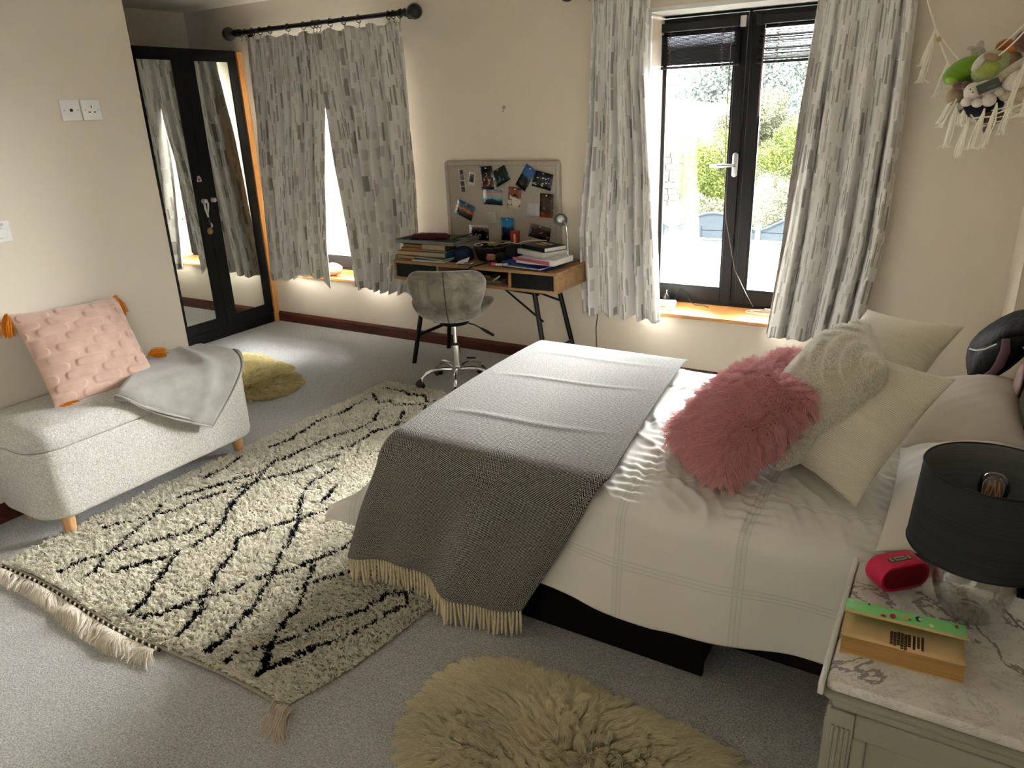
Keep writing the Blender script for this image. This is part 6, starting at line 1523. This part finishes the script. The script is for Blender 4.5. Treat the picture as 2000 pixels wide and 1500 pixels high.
# front lip of the net and the mesh below
lip = [(-.165, 4.06, 1.73), (-.12, 3.99, 1.64), (-.075, 3.93, 1.555), (-.03, 3.89, 1.50), (.03, 3.86, 1.505), (.09, 3.84, 1.535), (.15, 3.82, 1.56)]
rope.tube(lip, .0035, 6)
for k in range(5):
    a = Vector(lip[k+1]); b = Vector((-.02+.03*k, 4.02-.02*k, 1.50)); rope.tube(sag(a, b, .025), .0026, 5); rope.tube(sag(a, Vector(lip[min(k+2, 6)])+Vector((0, .03, -.03)), .02), .0026, 5)
for z, d in ((1.485, .0), (1.47, .02), (1.52, .01)): rope.tube(sag((-.06+d, 3.93, z+.01), (.15, 3.84, z+.055), .02), .0026, 5)
rope.build('net', M['cotton'], hm, smooth=True)
def mtassel(p, L_, sw, n=9):
    rg = np.random.default_rng(int(abs(p[0]*9999+p[2]*777))); p = Vector(p); m_ = MB()
    for k in range(n):
        dx_, dy_ = rg.normal(0, .006, 2); ph = rg.uniform(0, 6)
        m_.tube([p+Vector((0, 0, .004)), p+Vector((dx_*.5+sw*.1, dy_*.5-.006, -.02)), p+Vector((dx_+sw*.4+.002*math.sin(ph), dy_-.008, -L_*.4)), p+Vector((dx_*1.1+sw*.75+.003*math.sin(ph+2), dy_-.006, -L_*.75)), p+Vector((dx_*1.2+sw, dy_, -L_*rg.uniform(.93, 1.03)))], .0029, 5)
    e = p+Vector((sw, 0, -L_)); 
    for k in range(16):
        dx_, dy_ = rg.normal(0, .010, 2); m_.tube([e+Vector((dx_*.3, dy_*.3, .012)), e+Vector((dx_*.8, dy_*.8, 0)), e+Vector((dx_*1.5, dy_*1.3, -.008))], .0016, 4)
    m_.build('tassel', M['cotton'], hm, smooth=True)
for p, L_, sw in (((-.235, 4.115, 1.875), .145, -.035), ((-.235, 4.11, 1.82), .16, -.03), ((-.165, 4.055, 1.73), .135, -.03), ((-.095, 3.94, 1.61), .14, -.05), ((-.10, 3.93, 1.555), .17, -.02), ((-.045, 3.90, 1.50), .155, -.02), ((-.07, 3.90, 1.535), .06, .0), ((.005, 3.87, 1.535), .155, -.03), ((.045, 3.86, 1.555), .17, -.025), ((.095, 3.83, 1.57), .13, -.02), ((.115, 3.80, 1.70), .155, -.025), ((.145, 3.79, 1.66), .15, .0), ((.165, 3.79, 1.60), .11, .0)):
    mtassel(p, L_, sw)
tag(MB().ball((-.215, 4.10, 1.83), .011, 12).build('wooden_bead', M['legwood'], smooth=True), 'small wooden bead threaded on the left rope of the toy hammock', 'bead')
rg = np.random.default_rng(3)
def plushmat(n_, c, s=90): return simple(n_, C(*c), .95, 0, .1, .12, s, .55, 260, .003, .5)
def plush(name, label, base, parts, cat='soft toy'):
    t = thing(name, label, cat, base, 'soft toys in the corner hammock')
    for nm, mt, balls in parts:
        m_ = MB()
        for b in balls:
            c, r = b[0], b[1]; ax_ = b[2] if len(b) > 2 else None; m_.ball(c, r, 16, ax_)
        m_.build(nm, mt, t, smooth=True)
    return t
def axs(d, up_=(0, -1, .3)):
    d = Vector(d).normalized(); u_ = Vector(up_); u_ = (u_-d*u_.dot(d)).normalized(); return (d, u_, d.cross(u_))
pg1, pg2 = plushmat('plush_green', (104, 144, 26)), plushmat('plush_lime', (132, 168, 50))
plush('pod_toy', 'bright green pod shaped soft toy at the left of the hammock', (-.10, 3.95, 1.62), [('body', pg1, [((-.095, 3.965, 1.695), (.088, .045, .048), axs((1, 0, .55)))]), ('lower_leaf', plushmat('plush_dark_green', (62, 90, 20)), [((-.065, 3.97, 1.665), (.075, .04, .03), axs((1, 0, .6)))]), ('snout', pg2, [((-.135, 3.94, 1.655), (.024, .018, .014), axs((1, 0, -.2)))])])
plush('fruit_toy', 'pale green soft toy with a brown rim and white leaf in the hammock middle', (.0, 3.95, 1.63), [('body', plushmat('plush_pale_green', (176, 192, 130)), [((.0, 3.955, 1.70), (.085, .05, .062), axs((1, 0, .35)))]), ('rim', plushmat('plush_brown_rim', (150, 118, 92)), [((.045, 3.965, 1.685), (.085, .045, .045), axs((.8, .0, 1)))]), ('belly', plushmat('plush_yellow_green', (166, 178, 88)), [((-.005, 3.915, 1.695), (.045, .02, .03), axs((1, 0, .2)))]), ('leaf', plushmat('plush_white_leaf', (206, 204, 186)), [((-.045, 3.91, 1.72), (.04, .01, .016), axs((.6, 0, 1)))]), ('stalk', plushmat('plush_tan', (160, 128, 100)), [((.0, 3.905, 1.738), (.035, .014, .014), axs((1, 0, -.2)))])])
pw_ = plushmat('plush_white', (222, 212, 200))
plush('lamb_toy', 'small white curly lamb soft toy with a dark grey label', (-.02, 3.90, 1.55), [('head', pw_, [((-.045, 3.885, 1.605), .038)]), ('body', pw_, [((.0, 3.90, 1.61), (.055, .04, .04))]), ('foot', pw_, [((-.065, 3.865, 1.565), (.022, .02, .018))]), ('foot', pw_, [((-.025, 3.86, 1.56), (.022, .02, .018))]), ('foot', pw_, [((.015, 3.86, 1.57), (.028, .022, .026))]), ('foot', pw_, [((.045, 3.87, 1.60), (.02, .02, .018))]), ('eyes', M['black_plastic'], [((-.058, 3.85, 1.615), .003), ((-.048, 3.847, 1.603), .003)])])
lb = bpy.data.objects['lamb_toy']
MB().obox((.005, 3.845, 1.625), (.037, 0, .016), (0, .002, 0), (-.008, 0, .018)).build('label', cm('label_slate', (72, 78, 68), .6), lb)
MB().obox((.015, 3.8425, 1.623), (.014, 0, .006), (0, .0005, 0), (0, 0, .0008)).build('label_print', M['greypaint'], lb)
plush('bunny_toy', 'long eared beige soft toy lying along the right side of the hammock', (.10, 3.88, 1.60), [('ear', plushmat('plush_beige', (186, 174, 152)), [((.065, 3.875, 1.675), (.095, .016, .019), axs((1, 0, .85)))]), ('body', pw_, [((.105, 3.885, 1.645), (.06, .045, .04), axs((1, 0, .6)))]), ('head', plushmat('plush_oat', (206, 196, 180)), [((.155, 3.87, 1.70), (.05, .04, .045))])])
plush('navy_toy', 'dark navy soft toy filling the bottom of the hammock', (.0, 3.96, 1.50), [('body', plushmat('plush_navy', (14, 20, 44)), [((-.01, 3.93, 1.545), (.085, .055, .045), axs((1, 0, .1))), ((.055, 3.94, 1.60), (.06, .05, .035), axs((1, 0, .4)))]), ('tag', M['greypaint'], [((-.085, 3.89, 1.548), (.014, .003, .014))])])
plush('orange_toy', 'orange soft toy head behind the pale green one', (.05, 4.0, 1.72), [('head', plushmat('plush_orange', (170, 94, 34)), [((.045, 4.02, 1.775), (.04, .04, .035))]), ('nose', plushmat('plush_light_orange', (214, 136, 60)), [((.065, 3.985, 1.76), (.022, .012, .018))])])
plush('maroon_toy', 'speckled maroon soft toy at the right end of the hammock', (.13, 3.9, 1.75), [('body', plushmat('plush_maroon', (104, 62, 54), 40), [((.115, 3.925, 1.79), (.045, .04, .05), axs((.5, 0, 1)))])])
plush('brown_toy', 'brown soft toy hanging low through the hammock net', (.02, 3.93, 1.46), [('body', plushmat('plush_brown', (108, 76, 58)), [((.03, 3.925, 1.505), (.055, .04, .035))]), ('foot', plushmat('plush_brown_foot', (124, 84, 66)), [((.03, 3.90, 1.455), (.02, .018, .022))])])
plush('tan_toy', 'tan soft toy with a brown nose below the green pod', (-.12, 3.95, 1.58), [('head', plushmat('plush_tan_fur', (158, 138, 104)), [((-.115, 3.95, 1.59), (.035, .03, .038))]), ('nose', plushmat('plush_nose', (104, 70, 62)), [((-.105, 3.91, 1.632), (.024, .016, .015)), ((-.08, 3.905, 1.634), (.017, .014, .015))])])
plush('cream_toy', 'cream soft toy low at the right of the hammock', (.12, 3.88, 1.54), [('body', plushmat('plush_cream', (196, 180, 154)), [((.125, 3.88, 1.58), (.05, .04, .035)), ((.075, 3.89, 1.585), (.03, .03, .022))])])
plush('mouse_toy', 'tiny pale grey mouse soft toy perched above the green pod', (-.07, 4.0, 1.74), [('head', plushmat('plush_mouse', (176, 168, 152)), [((-.055, 4.0, 1.765), (.028, .02, .02))]), ('ear', plushmat('plush_mouse_ear', (190, 184, 170)), [((-.05, 3.995, 1.79), (.014, .008, .018))]), ('ear', plushmat('plush_mouse_ear', (190, 184, 170)), [((-.08, 3.99, 1.78), (.018, .008, .008))])])

# ---------------------------------------------------------------- outside
M['concrete'] = simple('pale_roof_felt', C(150, 150, 148), .9, 0, .1, .08, 3)
M['fence'] = simple('weathered_fence_timber', C(54, 60, 64), .85, 0, .15, .12, 12)
M['grassy'] = simple('rough_ground', C(70, 76, 58), .95, 0, .1, .25, 1.5)
struct(MB().box(-60, 60, 4.9, 160, -3.3, -3.1).build('ground', M['grassy']))
rf = thing('flat_roof', 'pale flat roof just below the window outside', 'roof', (-3, 8, -.5))
MB().box(-12, 4, YB+.5, 10.9, -.45, -.30).build('deck', M['concrete'], rf)
MB().box(-12, 4, 10.86, 10.98, -.34, -.275).build('edge_trim', simple('roof_edge_dark', C(34, 40, 44), .6), rf)
fnc = thing('garden_fence', 'grey wave topped timber fence panels beyond the flat roof', 'fence', (-4, 15, -3.1))
post = -6.9
for k in range(5):
    x0 = post+1.74*k; MB().box(x0-.05, x0+.05, 14.96, 15.06, -3.1, -.62).build('post', simple('fence_post_%d' % k, C(96, 96, 90), .85), fnc)
    a, b = x0+.05, x0+1.69; nb_ = 7
    for j in range(nb_):
        z = -.80-.165*j
        MB().box(a, b, 14.99+(.015 if j % 2 else 0), 15.01+(.015 if j % 2 else 0), z-.155, z).build('board', M['fence'], fnc)
    tp_ = [(a+(b-a)*t, -.80+.02+.30*math.sin(t*PI)**1.2) for t in np.linspace(0, 1, 15)]
    MB().slab([(x, 14.99, z) for x, z in tp_]+[(b, 14.99, -.81), (a, 14.99, -.81)], (0, 1, 0), .02).build('arched_board', M['fence'], fnc)
    tt_ = MB().tube([(x, 14.98, z+.02) for x, z in tp_], .03, 6); tt_.build('arched_rail', M['fence'], fnc, smooth=True)
    for q in (.33, .66): MB().box(a+(b-a)*q-.02, a+(b-a)*q+.02, 14.965, 14.985, -1.95, -.72).build('batten', M['fence'], fnc)
M['stone'] = simple('pale_rubble_stone', C(84, 82, 78), .9, 0, .1, .3, 6, .6, 8, .05)
M['render'] = simple('pale_render', C(190, 190, 186), .9, 0, .1, .04, 3)
hs = thing('outbuilding', 'pale rendered outbuilding with a stone end seen through the window', 'building', (-9.0, 20, -3.1))
MB().add([(-14, 20, -3.1), (-6.55, 20, -3.1), (-6.55, 20, 1.5), (-10, 20, 1.9), (-14, 20, 1.5), (-14, 25, -3.1), (-6.55, 25, -3.1), (-6.55, 25, 1.5), (-10, 25, 1.9), (-14, 25, 1.5)], [(0, 1, 2, 3, 4), (9, 8, 7, 6, 5), (0, 5, 6, 1), (1, 6, 7, 2), (2, 7, 8, 3), (3, 8, 9, 4), (4, 9, 5, 0)]).build('walls', M['render'], hs)
rg = np.random.default_rng(15)
for j in range(9):
    x = -7.35+(.15 if j % 2 else 0)
    while x < -6.5:
        w_ = rg.uniform(.22, .4); MB().box(x, min(x+w_-.02, -6.46), 19.88, 20.0, -1.0+.16*j, -1.0+.16*j+.145).build('stone', M['stone'], hs, bevel=.02); x += w_
MB().add([(-9, 19.5, -3.05), (-6.4, 19.5, -2.6), (-6.1, 19.5, -1.2), (-9, 19.5, -1.6), (-9, 19.8, -3.05), (-6.4, 19.8, -2.6), (-6.1, 19.8, -1.2), (-9, 19.8, -1.6)], [(0, 1, 2, 3), (7, 6, 5, 4), (3, 2, 6, 7), (0, 3, 7, 4), (1, 5, 6, 2), (0, 4, 5, 1)]).build('low_wall', M['render'], hs)
def leafmat(name, c1, c2):
    m, x = base_mat(name, None, .7, 0, .2); x.color(x.ramp(x.noise(1.7, 3, .6), [(.3, c1), (.7, c2)])); return m
lm1 = leafmat('leaf_lime', C(66, 78, 30), C(98, 106, 48)); lm2 = leafmat('leaf_soft', C(74, 80, 56), C(102, 98, 80)); lm3 = leafmat('leaf_hazed', C(104, 114, 106), C(124, 130, 122))  # far leaves greyed and paled: distance haze put into the colour
def tree(label, c, r, n, ls, mt, seed, trunk=True, group='trees beyond the fence'):
    t = thing('tree', label, 'tree', (c[0], c[1], -3.1), group); rg = np.random.default_rng(seed)
    r = np.array(r); nb_ = 26; bc = rg.normal(0, 1, (nb_, 3)); bc /= np.linalg.norm(bc, axis=1)[:, None]; bc *= rg.uniform(.35, .85, (nb_, 1)); bR = rg.uniform(.25, .45, nb_)
    k = rg.integers(0, nb_, n); d = rg.normal(0, 1, (n, 3)); d /= np.linalg.norm(d, axis=1)[:, None]
    P = np.array(c)+(bc[k]+d*bR[k][:, None]*rg.uniform(.6, 1.05, (n, 1)))*r
    a = rg.normal(0, 1, (n, 3)); a /= np.linalg.norm(a, axis=1)[:, None]; b = np.cross(a, rg.normal(0, 1, (n, 3))); b /= np.linalg.norm(b, axis=1)[:, None]; s = ls*rg.uniform(.6, 1.2, (n, 1))
    V = np.stack([P-a*s, P+b*s*.5, P+a*s, P-b*s*.5], 1).reshape(-1, 3); F = [(4*i, 4*i+1, 4*i+2, 4*i+3) for i in range(n)]
    o = link_mesh('foliage', V, F, mt, t, False); o['kind'] = 'stuff'
    tr = MB().tube([(c[0], c[1], -3.1), (c[0]+.1, c[1], c[2]-r[2]*.5), (c[0]-.05, c[1], c[2]+r[2]*.3)], [.12, .09, .03], 8)
    for j in range(7):
        e = np.array(c)+bc[j]*r; tr.tube([(c[0]+.05, c[1], c[2]-r[2]*.5), tuple((np.array(c)*.5+e*.5)), tuple(e)], [.05, .03, .012], 5)
    tr.build('trunk', simple('bark_%d' % seed, C(60, 52, 44), .9), t, smooth=True)
    return t
tree('bright lime green bush left of the window middle frame, beyond the fence', (-5.1, 18, .0), (1.15, 1.0, 1.25), 26000, .032, lm1, 71)
tree('taller dull green tree behind the lime bush', (-5.2, 21.5, .9), (1.2, 1.0, 1.3), 20000, .036, lm2, 72)
tree('twiggy pinkish brown shrub low against the fence', (-4.8, 16.4, -.9), (.9, .6, .75), 12000, .026, lm2, 73)
tree('lime green tree top seen in the right window half', (-3.35, 18.5, .5), (1.3, 1.0, 1.0), 26000, .032, lm1, 74)
tree('reddish shrub under the lime tree in the right window half', (-3.0, 17, -.6), (1.3, .7, 1.0), 16000, .026, lm2, 75)
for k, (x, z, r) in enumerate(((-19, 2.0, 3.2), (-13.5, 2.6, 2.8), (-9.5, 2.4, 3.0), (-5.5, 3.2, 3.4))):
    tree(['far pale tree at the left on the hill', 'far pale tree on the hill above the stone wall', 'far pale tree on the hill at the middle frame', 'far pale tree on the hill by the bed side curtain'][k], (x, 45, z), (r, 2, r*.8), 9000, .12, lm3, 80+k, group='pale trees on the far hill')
struct(MB().rings([[(x, y+i, -3.1 if i in (0, 60) else z-1.5) for x, z, y in ((-60, 1.5, 46), (-30, 2.5, 46), (-15, 2.0, 46), (0, 2.6, 46), (30, 3, 46), (60, 1, 46))] for i in (0, 4, 30, 60)], caps=False).build('hills', simple('hill_hazed_green', C(96, 104, 94), .95, 0, .1, .1, .3)))  # greyed green carries the distance haze in the hill colour
